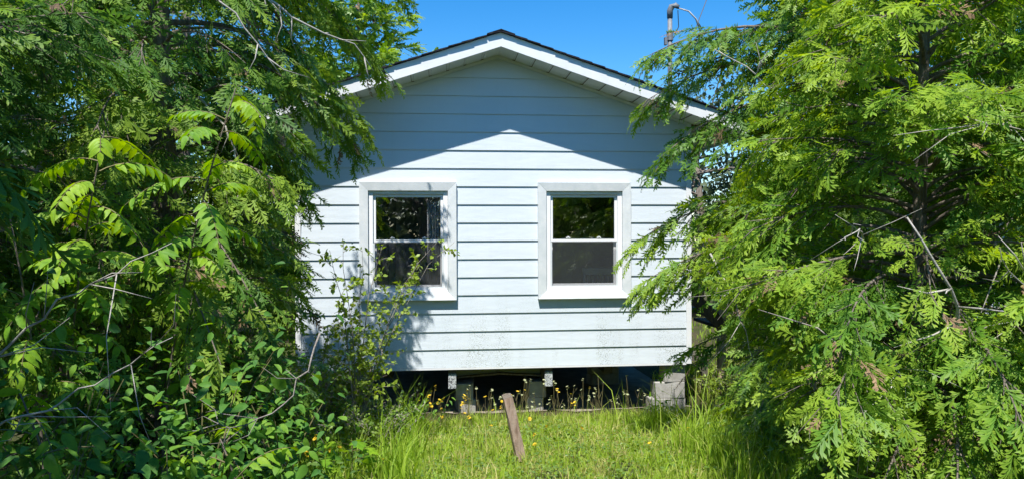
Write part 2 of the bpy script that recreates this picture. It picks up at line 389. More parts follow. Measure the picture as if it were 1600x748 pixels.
# ------------------------------------------------------------------ terrain
def gz(x, y):
    y = np.asarray(y, float); x = np.asarray(x, float)
    s = 0.12 * np.clip(-y - 0.3, 0, 4.2)
    b = 0.018 * np.sin(2.1 * x + .7 * y) + 0.014 * np.sin(3.3 * y - 1.7 * x) + 0.01 * np.sin(6.1 * x + 4.7 * y)
    far = np.clip((np.hypot(x, y) - 20) / 60, 0, 1)
    return s + b * np.clip(-y * 2, 0.3, 1) + far * 0.4 * np.sin(x * .05) * np.cos(y * .06)

def build_ground():
    def lines(lo, hi, step, far):
        a = list(np.arange(lo, hi + 1e-6, step)); d = step; v = hi
        while v < far: d *= 1.35; v += d; a.append(v)
        d = step; v = lo
        while v > -far: d *= 1.35; v -= d; a.insert(0, v)
        return np.array(a)
    xs = lines(-6, 8, .14, 150); ys = lines(-9, 2, .14, 150)
    X, Y = np.meshgrid(xs, ys); Z = gz(X, Y)
    V = np.stack([X, Y, Z], -1).reshape(-1, 3); nx = len(xs); ny = len(ys)
    F = [(j * nx + i, j * nx + i + 1, (j + 1) * nx + i + 1, (j + 1) * nx + i) for j in range(ny - 1) for i in range(nx - 1)]
    me = bpy.data.meshes.new('ground'); me.from_pydata(V.tolist(), [], F); me.materials.append(M['ground'])
    me.polygons.foreach_set('use_smooth', [True] * len(F)); me.update()
    tag(link(bpy.data.objects.new('ground', me)), 'uneven earth of the yard under the grass', None, None, 'structure')
build_ground()

# ------------------------------------------------------------------ cottage
HX0, HX1, HC = -1.55, 2.89, 0.67
ZB, C_, PITCH_R = 0.58, 0.2032, 1 / 3.0
ZAP = ZB + 3.509                      # wall apex
DEPTH = 6.4
OVF, OVS = 0.45, 0.565                # overhang front, sides
ZEV = ZAP - PITCH_R * (HX1 - HC)      # wall height at the sides
WINS = [(-0.873, 0.197), (1.118, 2.188)]
WZ0, WZ1, CAS = ZB + 0.765, ZB + 2.075, 0.095
ORG = (HC, 0.0, 0.0)
cot = empty('cottage', ORG, 'small white clapboard cottage with low gable roof and two sash windows', 'cottage')

def zroof(x): return ZAP - PITCH_R * abs(x - HC)
def xlim(z):
    d = min((ZAP - z) / PITCH_R, HX1 - HC); return HC - d, HC + d

def clip_poly(xa, xb, z0, z1):
    """outline of a board between xa..xb, z0..z1 clipped under the gable"""
    pts = [(xa, z0), (xb, z0), (xb, z1), (xa, z1)]
    for side in (1, -1):
        out = []
        def ins(p): return ZAP - PITCH_R * side * (p[0] - HC) - p[1]
        for i in range(len(pts)):
            a, b = pts[i], pts[(i + 1) % len(pts)]; fa, fb = ins(a), ins(b)
            if fa >= 0: out.append(a)
            if (fa >= 0) != (fb >= 0):
                t = fa / (fa - fb); out.append((a[0] + (b[0] - a[0]) * t, a[1] + (b[1] - a[1]) * t))
        pts = out
        if len(pts) < 3: return []
    q = []
    for p in pts:
        if not q or math.hypot(p[0] - q[-1][0], p[1] - q[-1][1]) > 1e-4: q.append(p)
    return q

def siding_board(xa, xb, k, parent, rr):
    z0 = ZB + k * C_ + rr.uniform(-.0012, .0012); z1 = ZB + (k + 1) * C_ + .004
    poly = clip_poly(xa, xb, z0, z1)
    if len(poly) < 3: return
    m = MB(); n = len(poly)
    fy = lambda z: -0.0155 + 0.0135 * (z - z0) / (z1 - z0)
    # front face, then the returned lip at the butt
    lip = [p for p in poly if abs(p[1] - z0) < 1e-5]
    V = [(x, fy(z), z) for x, z in poly] + [(x, -0.001, z) for x, z in poly]
    F = [tuple(range(n))] + [((i + 1) % n, i, i + n, (i + 1) % n + n) for i in range(n)]
    m.add(V, F)
    bo = m.build('siding_board', M['siding'], parent, ORG)
    return bo

wall = MB()
# sheathing behind the boards with two window openings
xs_cut = [HX0, WINS[0][0] + .06, WINS[0][1] - .06, WINS[1][0] + .06, WINS[1][1] - .06, HX1]
hz0, hz1 = WZ0 + .06, WZ1 - .06
for i in range(5):
    a, b = xs_cut[i], xs_cut[i + 1]
    if i in (1, 3):
        wall.box(a, b, 0, .10, ZB, hz0); p = [(a, hz1), (b, hz1)]
        wall.prism([(a, hz1), (b, hz1), (b, zroof(b))] + ([(HC, ZAP)] if a < HC < b else []) + [(a, zroof(a))], 0, .10)
    else:
        wall.prism([(a, ZB), (b, ZB), (b, zroof(b))] + ([(HC, ZAP)] if a < HC < b else []) + [(a, zroof(a))], 0, .10)
wobj = wall.build('front_wall', M['sheath'], cot, ORG)
rr = np.random.RandomState(3)
for k in range(18):
    if 4 <= k <= 9:
        cuts = [(HX0 + .005, WINS[0][0] + .04), (WINS[0][1] - .04, WINS[1][0] + .04), (WINS[1][1] - .04, HX1 - .005)]
    else: cuts = [(HX0 + .005, HX1 - .005)]
    for a, b in cuts: siding_board(a, b, k, wobj, rr)
# other walls
mb = MB()
mb.box(HX0, HX0 + .1, .102, DEPTH, ZB, ZEV); mb.box(HX1 - .1, HX1, .102, DEPTH, ZB, ZEV)
mb.prism([(HX0 + .102, ZB), (HX1 - .102, ZB), (HX1 - .102, zroof(HX1 - .102)), (HC, ZAP), (HX0 + .102, zroof(HX0 + .102))], DEPTH - .1, DEPTH)
swall = mb.build('side_wall', M['sheath'], cot, ORG)
for sx, xw in ((-1, HX0), (1, HX1)):
    for k in range(13):
        z0 = ZB + k * C_; z1 = z0 + C_ + .003; xo, xi, xt = xw + sx * .0155, xw + sx * .001, xw + sx * .002
        m = MB(); v = [(xo, .03, z0), (xo, DEPTH, z0), (xt, DEPTH, z1), (xt, .03, z1), (xi, .03, z0), (xi, DEPTH, z0)]
        m.add(v, [(0, 1, 2, 3) if sx > 0 else (3, 2, 1, 0), (0, 4, 5, 1)]); m.build('siding_board', M['siding'], swall, ORG)
for sx, xw in ((-1, HX0), (1, HX1)):
    m = MB(); a, b = sorted((xw + sx * .022, xw - sx * .038)); m.box(a, b, -.024, -.0165, ZB - .008, ZEV - .01)
    a, b = sorted((xw + sx * .022, xw + sx * .016)); m.box(a, b, -.0160, .045, ZB - .008, ZEV - .01); m.build('corner_post', M['trim'], cot, ORG)
m = MB(); m.box(HX0 + .04, HX1 - .04, -.019, -.0005, ZB - .022, ZB - .002); m.build('starter_strip', M['trim'], cot, ORG)
# floor platform and the room
m = MB(); m.box(HX0 + .03, HX1 - .03, .04, DEPTH - .05, ZB - .02, ZB + .10); m.build('floor_platform', M['darkwood'], cot, ORG)
m = MB(); m.box(HX0 + .103, HX1 - .103, .103, DEPTH - .103, ZB + .104, ZB + .12); m.build('room_floor', M['roomfloor'], cot, ORG)
m = MB(); m.box(HX0 + .103, HX1 - .103, 3.0, 3.08, ZB + .125, ZB + 2.55); part_ = m.build('partition', M['plaster'], cot, ORG)
m = MB(); m.box(HX0 + .103, HX0 + .115, .11, 2.99, ZB + .125, ZB + 2.53); m.build('room_lining', M['plaster'], cot, ORG)
m = MB(); m.box(HX1 - .115, HX1 - .103, .11, 2.99, ZB + .125, ZB + 2.53); m.build('room_lining', M['plaster'], cot, ORG)
m = MB(); m.box(HX0 + .12, HX1 - .12, .11, 3.1, ZB + 2.56, ZB + 2.60); m.build('room_ceiling', M['plaster'], cot, ORG)
m = MB(); m.box(-.75, -.66, 2.97, 2.998, ZB + .125, ZB + 2.15); m.box(.12, .21, 2.97, 2.998, ZB + .125, ZB + 2.15); m.box(-.75, .21, 2.965, 2.9965, ZB + 2.152, ZB + 2.24); m.build('door_casing', M['trim'], part_, ORG)
m = MB(); m.box(-.65, .11, 2.985, 2.999, ZB + .13, ZB + 2.145); m.build('inner_door', M['chair'], part_, ORG)

# windows
def window(xa, xb):
    w_ = MB(); ia, ib, ja, jb = xa + CAS, xb - CAS, WZ0 + CAS, WZ1 - CAS
    # four mitred casing boards, sloping inwards, with a return to the wall
    yo, yi = -0.062, -0.052
    first = None
    segs = [((xa, WZ0), (xb, WZ0), (ib, ja), (ia, ja)), ((xb, WZ0 + .001), (xb, WZ1), (ib, jb), (ib, ja + .001)), ((xb, WZ1), (xa, WZ1), (ia, jb), (ib, jb)), ((xa, WZ1), (xa, WZ0 + .001), (ia, ja + .001), (ia, jb))]
    fr = MB()
    # vinyl frame set back in the opening
    f0 = .052
    fr.box(ia + .0015, ia + f0, -.022, .07, ja, jb); fr.box(ib - f0, ib - .0015, -.022, .07, ja, jb)
    fr.box(ia + f0, ib - f0, -.020, .07, jb - f0 * .75, jb); fr.box(ia + f0, ib - f0, -.026, .07, ja, ja + .034)
    wo = fr.build('window', M['vinyl'], cot, ORG, bevel=.003)
    for n_, (A, B, Cc, Dd) in enumerate(segs):
        m = MB(); g = .0012
        ctr = ((A[0] + B[0] + Cc[0] + Dd[0]) / 4, (A[1] + B[1] + Cc[1] + Dd[1]) / 4)
        q = [(p[0] + (ctr[0] - p[0]) * .0015, p[1] + (ctr[1] - p[1]) * .0015) for p in (A, B, Cc, Dd)]
        yy = [yo, yo, yi, yi] if n_ != 0 else [yo - .012, yo - .012, yi, yi]
        V = [(p[0], y, p[1]) for p, y in zip(q, yy)] + [(p[0], -.002, p[1]) for p in q]
        m.add(V, [(0, 1, 2, 3), (1, 0, 4, 5), (2, 1, 5, 6), (3, 2, 6, 7), (0, 3, 7, 4)])
        m.build('casing', M['casing'], wo, ORG)
    ga, gb = ia + f0, ib - f0; zm = (ja + jb) / 2 + .005
    lo, hi = ja + .034, jb - f0 * .75
    def sash(z0, z1, y0, y1, sw):
        s = MB(); s.box(ga + .001, ga + sw, y0, y1, z0, z1); s.box(gb - sw, gb - .001, y0, y1, z0, z1)
        s.box(ga + sw, gb - sw, y0 + .001, y1, z0 + .0005, z0 + sw * 1.05); s.box(ga + sw, gb - sw, y0 + .001, y1, z1 - sw * 1.05, z1 - .0005)
        s.build('sash', M['vinyl'], wo, ORG, bevel=.002)
    sash(zm - .022, hi - .001, .004, .034, .030)
    sash(lo + .001, zm + .020, .036, .066, .034)
    m = MB(); m.box(ga + .028, gb - .028, .018, .022, zm - .004, hi - .028); m.build('pane', M['glass'], wo, ORG)
    m = MB(); m.box(ga + .032, gb - .032, .050, .054, lo + .03, zm - .004); m.build('pane', M['glass'], wo, ORG)
    m = MB(); m.box(ga + .006, gb - .006, -.0145, -.0135, lo + .012, zm - .012); m.build('insect_screen', M['screen'], wo, ORG)
    m = MB(); s0, s1 = lo + .001, zm - .024
    m.box(ga + .001, ga + .016, -.018, -.010, s0, s1); m.box(gb - .016, gb - .001, -.018, -.010, s0, s1); m.box(ga + .016, gb - .016, -.0175, -.0105, s0, s0 + .016)
    m.build('screen_frame', M['casing'], wo, ORG)
    for fx in (.27, .73):
        m = MB(); x = ga + (gb - ga) * fx; m.box(x - .026, x + .026, .012, .034, zm + .0215, zm + .031); m.box(x - .012, x + .012, .008, .030, zm + .031, zm + .040); m.build('sash_lock', M['vinyl'], wo, ORG, bevel=.003)
for a, b in WINS: window(a, b)

# roof: deck, fascia, soffit panels, shingle courses
SLN = math.hypot(1, PITCH_R); FH = 0.142
XR = HX1 + OVS - HC
YF = -OVF
def rake(sx, d0, d1, lo, hi):
    """xz outline of a strip along one rake, d = horizontal distance from the ridge, lo/hi = height above the soffit line"""
    z = lambda d: ZAP - PITCH_R * d
    p = [(HC + sx * d0, z(d0) + lo), (HC + sx * d1, z(d1) + lo), (HC + sx * d1, z(d1) + hi), (HC + sx * d0, z(d0) + hi)]
    return p if sx > 0 else p[::-1]
dk = MB()
for sx in (1, -1): dk.prism(rake(sx, 0, XR - .02, .02, FH - .006), YF + .021, DEPTH + .4)
roof = dk.build('roof', M['deck'], cot, ORG)
for sx in (1, -1):
    cuts = [0, 1.42, XR] if sx > 0 else [0, 1.75, XR]
    for i in range(2):
        m = MB(); m.prism(rake(sx, cuts[i] + (.0 if i == 0 else -.02), cuts[i + 1], (-.010 if i == 0 else -.006), FH - .004), YF - (.003 if i == 0 else .0), YF + .018)
        m.build('fascia', M['trim'], roof, ORG)
    # eave fascia along the side
    m = MB(); x = HC + sx * XR; z = ZAP - PITCH_R * XR; a, b = sorted((x - sx * .018, x + sx * .001)); m.box(a, b, YF + .020, DEPTH + .4, z - .008, z + FH - .012); m.build('eave_fascia', M['trim'], roof, ORG)
    # soffit panels under the rake, each with a lapped edge
    d = 0.0; step = 0.193
    while d < XR - .03:
        e = min(d + step - .004, XR - .021)
        m = MB(); v = []
        for dd, zz in ((d, -.001), (e - .03, -.001), (e - .022, .007), (e, .007)):
            v += [(HC + sx * dd, YF + .0185, ZAP - PITCH_R * dd + zz), (HC + sx * dd, -.018 if d < HX1 - HC + .02 else DEPTH + .4, ZAP - PITCH_R * dd + zz)]
        f = [(0, 1, 3, 2), (2, 3, 5, 4), (4, 5, 7, 6)]
        if sx < 0: f = [t[::-1] for t in f]
        m.add(v, f); m.build('soffit_panel', M['soffit'], roof, ORG)
        d += step
    m = MB(); m.prism(rake(sx, 0, HX1 - HC + .02, -.034, -.003), -.030, -.0172); m.build('gable_channel', M['trim'], roof, ORG)
    # shingle courses lapped up the slope
    nc = 20; ex = (XR + .03) / nc
    for i in range(nc):
        d1 = XR + .03 - i * ex; d0 = max(0, d1 - ex * 1.9)
        jr = rr.uniform(-.010, .010)
        za = lambda d, up: ZAP - PITCH_R * d + FH - .004 + up
        p = [(HC + sx * d0, za(d0, .0)), (HC + sx * d1, za(d1, .012)), (HC + sx * d1, za(d1, .024)), (HC + sx * d0, za(d0, .010))]
        if sx < 0: p = p[::-1]
        m = MB(); m.prism(p, YF - .034 + jr, DEPTH + .42); m.build('shingle_course', M['shingle'], roof, ORG)
for i in range(24):
    y0 = YF - .037 + i * .30; m = MB(); t = .004 * (i % 2)
    for sx in (1, -1):
        z = ZAP + FH + .012 + t
        p = [(HC, z + .004), (HC + sx * .15, z - PITCH_R * .15 + .004), (HC + sx * .15, z - PITCH_R * .15 + .014), (HC, z + .014)]
        m.prism(p if sx > 0 else p[::-1], y0, y0 + .31)
    m.build('ridge_cap', M['shingle'], roof, ORG)
# service mast on the roof with its cables
mast = empty('service_mast', (3.10, 1.35, zroof(3.10) + FH), 'grey electrical service mast with weatherhead rising from the roof', 'mast')
mo = tuple(mast.location)
mx_, my_ = mo[0], mo[1]; mz0 = mo[2] - .03
m = MB(); m.tube([(mx_, my_, mz0), (mx_, my_, 5.02)], .031, 10); m.build('pipe', M['steel'], mast, mo, smooth=True)
m = MB(); m.tube([(mx_, my_, 4.96), (mx_ + .0, my_, 5.06), (mx_ + .02, my_ - .01, 5.11), (mx_ + .07, my_ - .02, 5.13), (mx_ + .11, my_ - .03, 5.10)], [.038, .040, .042, .038, .030], 10); m.build('weatherhead', M['steel'], mast, mo, smooth=True)
m = MB(); m.tube([(mx_, my_, 4.66), (mx_, my_, 4.78)], .044, 10); m.box(mx_ - .075, mx_ - .045, my_ - .03, my_ + .03, 4.60, 4.70); m.build('clamp', M['steel'], mast, mo)
m = MB(); m.tube([(mx_, my_, mz0 + .02), (mx_, my_, mz0 + .10)], [.11, .045], 10); m.build('flashing', M['steel'], mast, mo)
for (dx, dz) in ((.46, 4.84), (.44, 4.80)):
    m = MB(); m.tube([(mx_ + .1, my_ - .03, 5.09), (mx_ + .25, my_ - .03, 5.05), (mx_ + .36, my_, 4.96), (mx_ + dx, my_ + .05, dz)], .011, 5); m.build('service_cable', M['cable'], mast, mo, smooth=True)
m = MB(); m.tube([(mx_ + .1, my_ - .03, 5.06), (mx_ + .12, my_, 4.85), (mx_ + .05, my_, 4.70)], .006, 4); m.build('drip_loop', M['wire'], mast, mo)
m = MB(); m.tube([(mx_ + .04, my_, 4.55), (mx_ + .30, my_ + .1, 4.63), (mx_ + .55, my_ + .2, 5.2), (mx_ + 1.6, my_ + .8, 7.6)], .007, 4); m.build('guy_wire', M['wire'], mast, mo)

# chair and curtain seen through the windows
ch = empty('spindle_chair', (1.88, .42, ZB + .12), 'pale spindle-back chair seen through the window with the clear pale casing', 'chair')
co = tuple(ch.location); z0 = co[2]
for dx in (-.2, .2):
    m = MB(); m.tube([(co[0] + dx, .22, z0), (co[0] + dx * .9, .24, z0 + .45), (co[0] + dx * .95, .16, z0 + .97)], .019, 8); m.build('leg', M['chair'], ch, co, smooth=True)
    m = MB(); m.tube([(co[0] + dx, .64, z0), (co[0] + dx * .9, .62, z0 + .43)], .018, 8); m.build('leg', M['chair'], ch, co, smooth=True)
m = MB(); m.box(co[0] - .22, co[0] + .22, .20, .64, z0 + .43, z0 + .465); m.build('seat', M['chair'], ch, co, bevel=.012)
m = MB(); m.box(co[0] - .215, co[0] + .215, .145, .168, z0 + .90, z0 + .98); m.build('top_rail', M['chair'], ch, co, bevel=.008)
for i in range(6):
    x = co[0] - .15 + i * .06; m = MB(); m.tube([(x, .22, z0 + .46), (x, .16, z0 + .89)], .009, 6); m.build('spindle', M['chair'], ch, co, smooth=True)
cv = MB(); V = []; F = []
nn = 40
for i in range(nn + 1):
    x = -.13 + .27 * i / nn; y = .16 + .018 * math.sin(i * 1.25) + .008 * math.sin(i * .5)
    V += [(x, y, ZB + .70), (x, y, ZB + 2.16)]
F = [(2 * i, 2 * i + 2, 2 * i + 3, 2 * i + 1) for i in range(nn)]
cv.add(V, F); cu = cv.build('curtain', M['curtain'], None, (0, .16, ZB + .7), smooth=True)
tag(cu, 'pale hanging curtain inside the window behind the small-leaved shrub', 'curtain')
sm = cu.modifiers.new('solid', 'SOLIDIFY'); sm.thickness = .003
m = MB(); m.tube([(-.80, .16, ZB + 2.16), (.16, .16, ZB + 2.16)], .008, 6); m.build('curtain_rod', M['steel'], cu, (0, .16, ZB + .7))

# ------------------------------------------------------------------ under the cottage
def pier(loc, blocks, label, group=None, mat='concrete'):
    p = empty('block_pier', loc, label, 'pier', group)
    for (dx, dy, dz, a, b, h, rz) in blocks:
        m = MB(); m.box(-a / 2, a / 2, -b / 2, b / 2, 0, h)
        o = m.build('concrete_block', M[mat], p, bevel=.008); o.location = (dx, dy, dz); o.rotation_euler.z = R_(rz)
    return p
g0 = float(gz(2.72, .2)) - .03
pier((2.86, .14, g0), [(-.21, 0, 0, .42, .20, .19, 2), (-.185, .0, .19, .36, .20, .19, -2), (-.13, -.005, .38, .25, .20, .20, 3)], 'pale concrete block pier under the bare corner of the cottage')
pier((-1.30, .16, g0), [(0, 0, 0, .40, .20, .19, 3), (0, 0, .19, .40, .20, .19, -3), (0, 0, .38, .40, .2, .19, 2)], 'concrete block pier hidden by shrubs under the shaded cottage corner')
pier((0.30, .42, g0), [(0, 0, 0, .20, .40, .19, 6), (0, 0, .19, .20, .40, .19, -4)], 'grey block pier behind the hanging bracket by the leafy weeds', None)
pier((1.14, .46, g0), [(0, 0, 0, .20, .40, .19, -7), (0, 0, .19, .20, .40, .19, 3)], 'grey block pier deep in shade behind the leaning post')
pier((2.25, 1.7, g0), [(0, 0, 0, .40, .20, .19, 12), (0, 0, .19, .40, .20, .19, 8), (0, 0, .38, .40, .20, .15, 8)], 'block pier deep under the cottage beside the corner pier')
for (x, lb) in ((.145, 'speckled foil-wrapped beam end under the cottage nearest the shrubs'), (1.245, 'speckled foil-wrapped beam end under the cottage to the right of the post')):
    b = empty('floor_beam', (x, .03, ZB - .22), lb, 'beam')
    o_ = tuple(b.location)
    m = MB(); m.box(x - .042, x + .042, .035, DEPTH - .3, ZB - .24, ZB - .025); m.build('timber', M['darkwood'], b, o_)
    m = MB(); m.box(x - .045, x + .045, .022, .034, ZB - .245, ZB - .075); m.build('foil_cap', M['foil'], b, o_, bevel=.004)
for (x, y0, lb) in ((-.6, .5, 'dark floor beam under the cottage behind the weeds'), (2.05, .5, 'dark floor beam under the cottage near the corner pier')):
    m = MB(); m.box(x - .05, x + .05, y0, DEPTH - .3, ZB - .20, ZB - .025); o = m.build('floor_beam', M['darkwood'], None, (x, y0, ZB - .2)); tag(o, lb, 'beam')
cb = empty('cross_beam', (.70, .42, ZB - .14), 'olive painted cross beam in two sagging lengths under the cottage', 'beam'); o_ = tuple(cb.location)
for (a, b) in (((.19, ZB - .13), (.70, ZB - .095)), ((.703, ZB - .095), (1.20, ZB - .125))):
    m = MB(); m.beam((a[0], .42, a[1]), (b[0], .42, b[1]), .05, .085); m.build('board', M['olive'], cb, o_)
    m = MB(); m.beam((a[0], .39, a[1] - .054), (b[0], .39, b[1] - .054), .09, .02); m.build('ledge', M['oldwood'], cb, o_)
bp_ = MB(); bp_.box(HX0 + .2, HX1 - .2, 3.6, 3.63, .0, ZB - .03); o = bp_.build('skirting_board', M['oldwood'], None, (HC, 3.6, 0)); tag(o, 'dark skirting boards closing the crawlspace far under the cottage', 'skirting')
# loose plank lying at the edge of the crawl space
m = MB(); m.beam((.95, -.34, float(gz(.95, -.34)) + .012), (1.95, -.29, float(gz(1.95, -.29)) + .012), .12, .03); o = m.build('loose_plank', M['oldwood'], None, (1.3, -.33, .03), bevel=.004); tag(o, 'weathered grey plank lying flat along the crawlspace edge', 'plank')

xs_ = np.linspace(HX0 - .1, HX1 + .1, 24); ys_ = np.linspace(.25, 3.55, 20); rg = np.random.RandomState(77)
V = [(x, y + (rg.uniform(-.1, .1) if j == 0 else 0), float(gz(x, y)) + .006 + rg.uniform(0, .012)) for j, y in enumerate(ys_) for x in xs_]
F = [(j * 24 + i, j * 24 + i + 1, (j + 1) * 24 + i + 1, (j + 1) * 24 + i) for j in range(19) for i in range(23)]
m = MB(); m.add(V, F); o = m.build('crawlspace_bounce_dirt', M['bouncedirt'], smooth=True); tag(o, 'dry bare dirt under the raised cottage, a pale sheet added to bounce light', None, None, 'structure')  # pale dirt sheet added over the ground to lighten the crawlspace
# leaning post in the lawn
po = empty('leaning_post', (.69, -2.45, float(gz(.69, -2.45)) - .16), 'short reddish brown wooden post leaning in the sunny grass', 'post')
pr = np.random.RandomState(5)
V = []; F = []
lev = 9
for i in range(lev):
    t = i / (lev - 1); hw = .040 * (1 - .12 * t)
    for (cx_, cy_) in ((-1, -1), (0, -1.06), (1, -1), (1.05, 0), (1, 1), (0, 1.04), (-1, 1), (-1.04, 0)):
        V.append((cx_ * hw + pr.uniform(-.004, .004), cy_ * hw + pr.uniform(-.004, .004), t * .74 + (pr.uniform(-.012, .012) if i == lev - 1 else 0)))
for i in range(lev - 1):
    for j in range(8): F.append((i * 8 + j, i * 8 + (j + 1) % 8, (i + 1) * 8 + (j + 1) % 8, (i + 1) * 8 + j))
m = MB(); m.add(V, F)
o = m.build('shaft', M['post'], po); 
m = MB(); top = V[-8:]; m.add(top + [(0, 0, .735)], [(i, (i + 1) % 8, 8) for i in range(8)]); o2 = m.build('split_top', M['oldwood'], po)
po.rotation_euler = (R_(4), R_(-13), R_(8))

# wooden stair and railing beyond the right side of the cottage
st = empty('porch_stair', (3.9, 1.2, 0), 'dark brown wooden stair with sloping rail beside the cottage wall', 'stair'); so_ = tuple(st.location)
m = MB(); m.beam((3.02, 1.1, 1.55), (3.74, 1.1, .84), .05, .15); m.build('stringer', M['stain'], st, so_)
m = MB(); m.beam((3.02, 1.16, 1.86), (3.62, 1.16, 1.26), .045, .075); m.build('hand_rail', M['stain'], st, so_)
m = MB(); m.box(3.70, 3.79, 1.14, 1.23, -.05, 1.22); m.build('post', M['post'], st, so_)
m = MB(); m.beam((3.74, 1.26, 1.20), (4.12, 1.26, .93), .04, .07); m.build('brace', M['post'], st, so_)
for i in range(4):
    x = 3.12 + i * .17; z = 1.36 - i * .17; m = MB(); m.box(x, x + .20, 1.13, 1.95, z - .02, z + .02); m.build('tread', M['stain'], st, so_)
m = MB(); m.box(2.93, 3.32, .55, 1.0, .50, .56); m.build('landing', M['darkwood'], st, so_)
for x in (2.98, 3.27):
    m = MB(); m.box(x, x + .07, .6, .67, -.05, .498); m.build('landing_post', M['darkwood'], st, so_)
# ------------------------------------------------------------------ vegetation
CAMV = np.array(CAM_POS); FWD = np.array([math.sin(YAW), math.cos(YAW), 0]); RGT = np.array([math.cos(YAW), -math.sin(YAW), 0])
def lod_of(P):
    """detail by distance from the viewing side; far and out-of-the-way foliage is coarser"""
    d = (P - CAMV); dep = d @ FWD; lat = np.abs(d @ RGT)
    inside = (dep > 0.6) & (lat < dep * 0.78 + .3) & (np.abs(d[:, 2]) < dep * .42 + .4)
    return np.where(~inside, 2, np.where(dep < 5.2, 0, np.where(dep < 10, 1, 2)))

def nrm(v): return v / (np.linalg.norm(v) + 1e-9)

def put_sprays(tr, P, X, Z, S, T, rs, force=None):
    P = np.array(P); X = np.array(X); Z = np.array(Z); S = np.array(S); T = np.array(T)
    L = lod_of(P) if force is None else np.full(len(P), force)
    v = rs.randint(0, 12, len(P))
    for lev, lib in ((0, SPRAY_HI), (1, SPRAY_MD), (2, SPRAY_LO)):
        for k, tm in enumerate(lib):
            s = (L == lev) & (v % len(lib) == k)
            if lev == 2 and force is None: s = s & (v < 9)
            tr.scatter(tm, P[s], X[s], Z[s], S[s] * (1.12 if lev == 2 else 1), T[s])

def cone_cluster(p, rs, n, r):
    m = MB()
    for _ in range(n):
        c = p + rs.normal(0, r, 3); d = rnd_dir(rs) * .011; e = nrm(np.cross(d, [0.3, .5, .8])) * .006; f = nrm(np.cross(d, e)) * .006
        m.add([c - d, c + e, c + f, c - e, c - f, c + d], [(0, 2, 1), (0, 3, 2), (0, 4, 3), (0, 1, 4), (5, 1, 2), (5, 2, 3), (5, 3, 4), (5, 4, 1)])
    return m

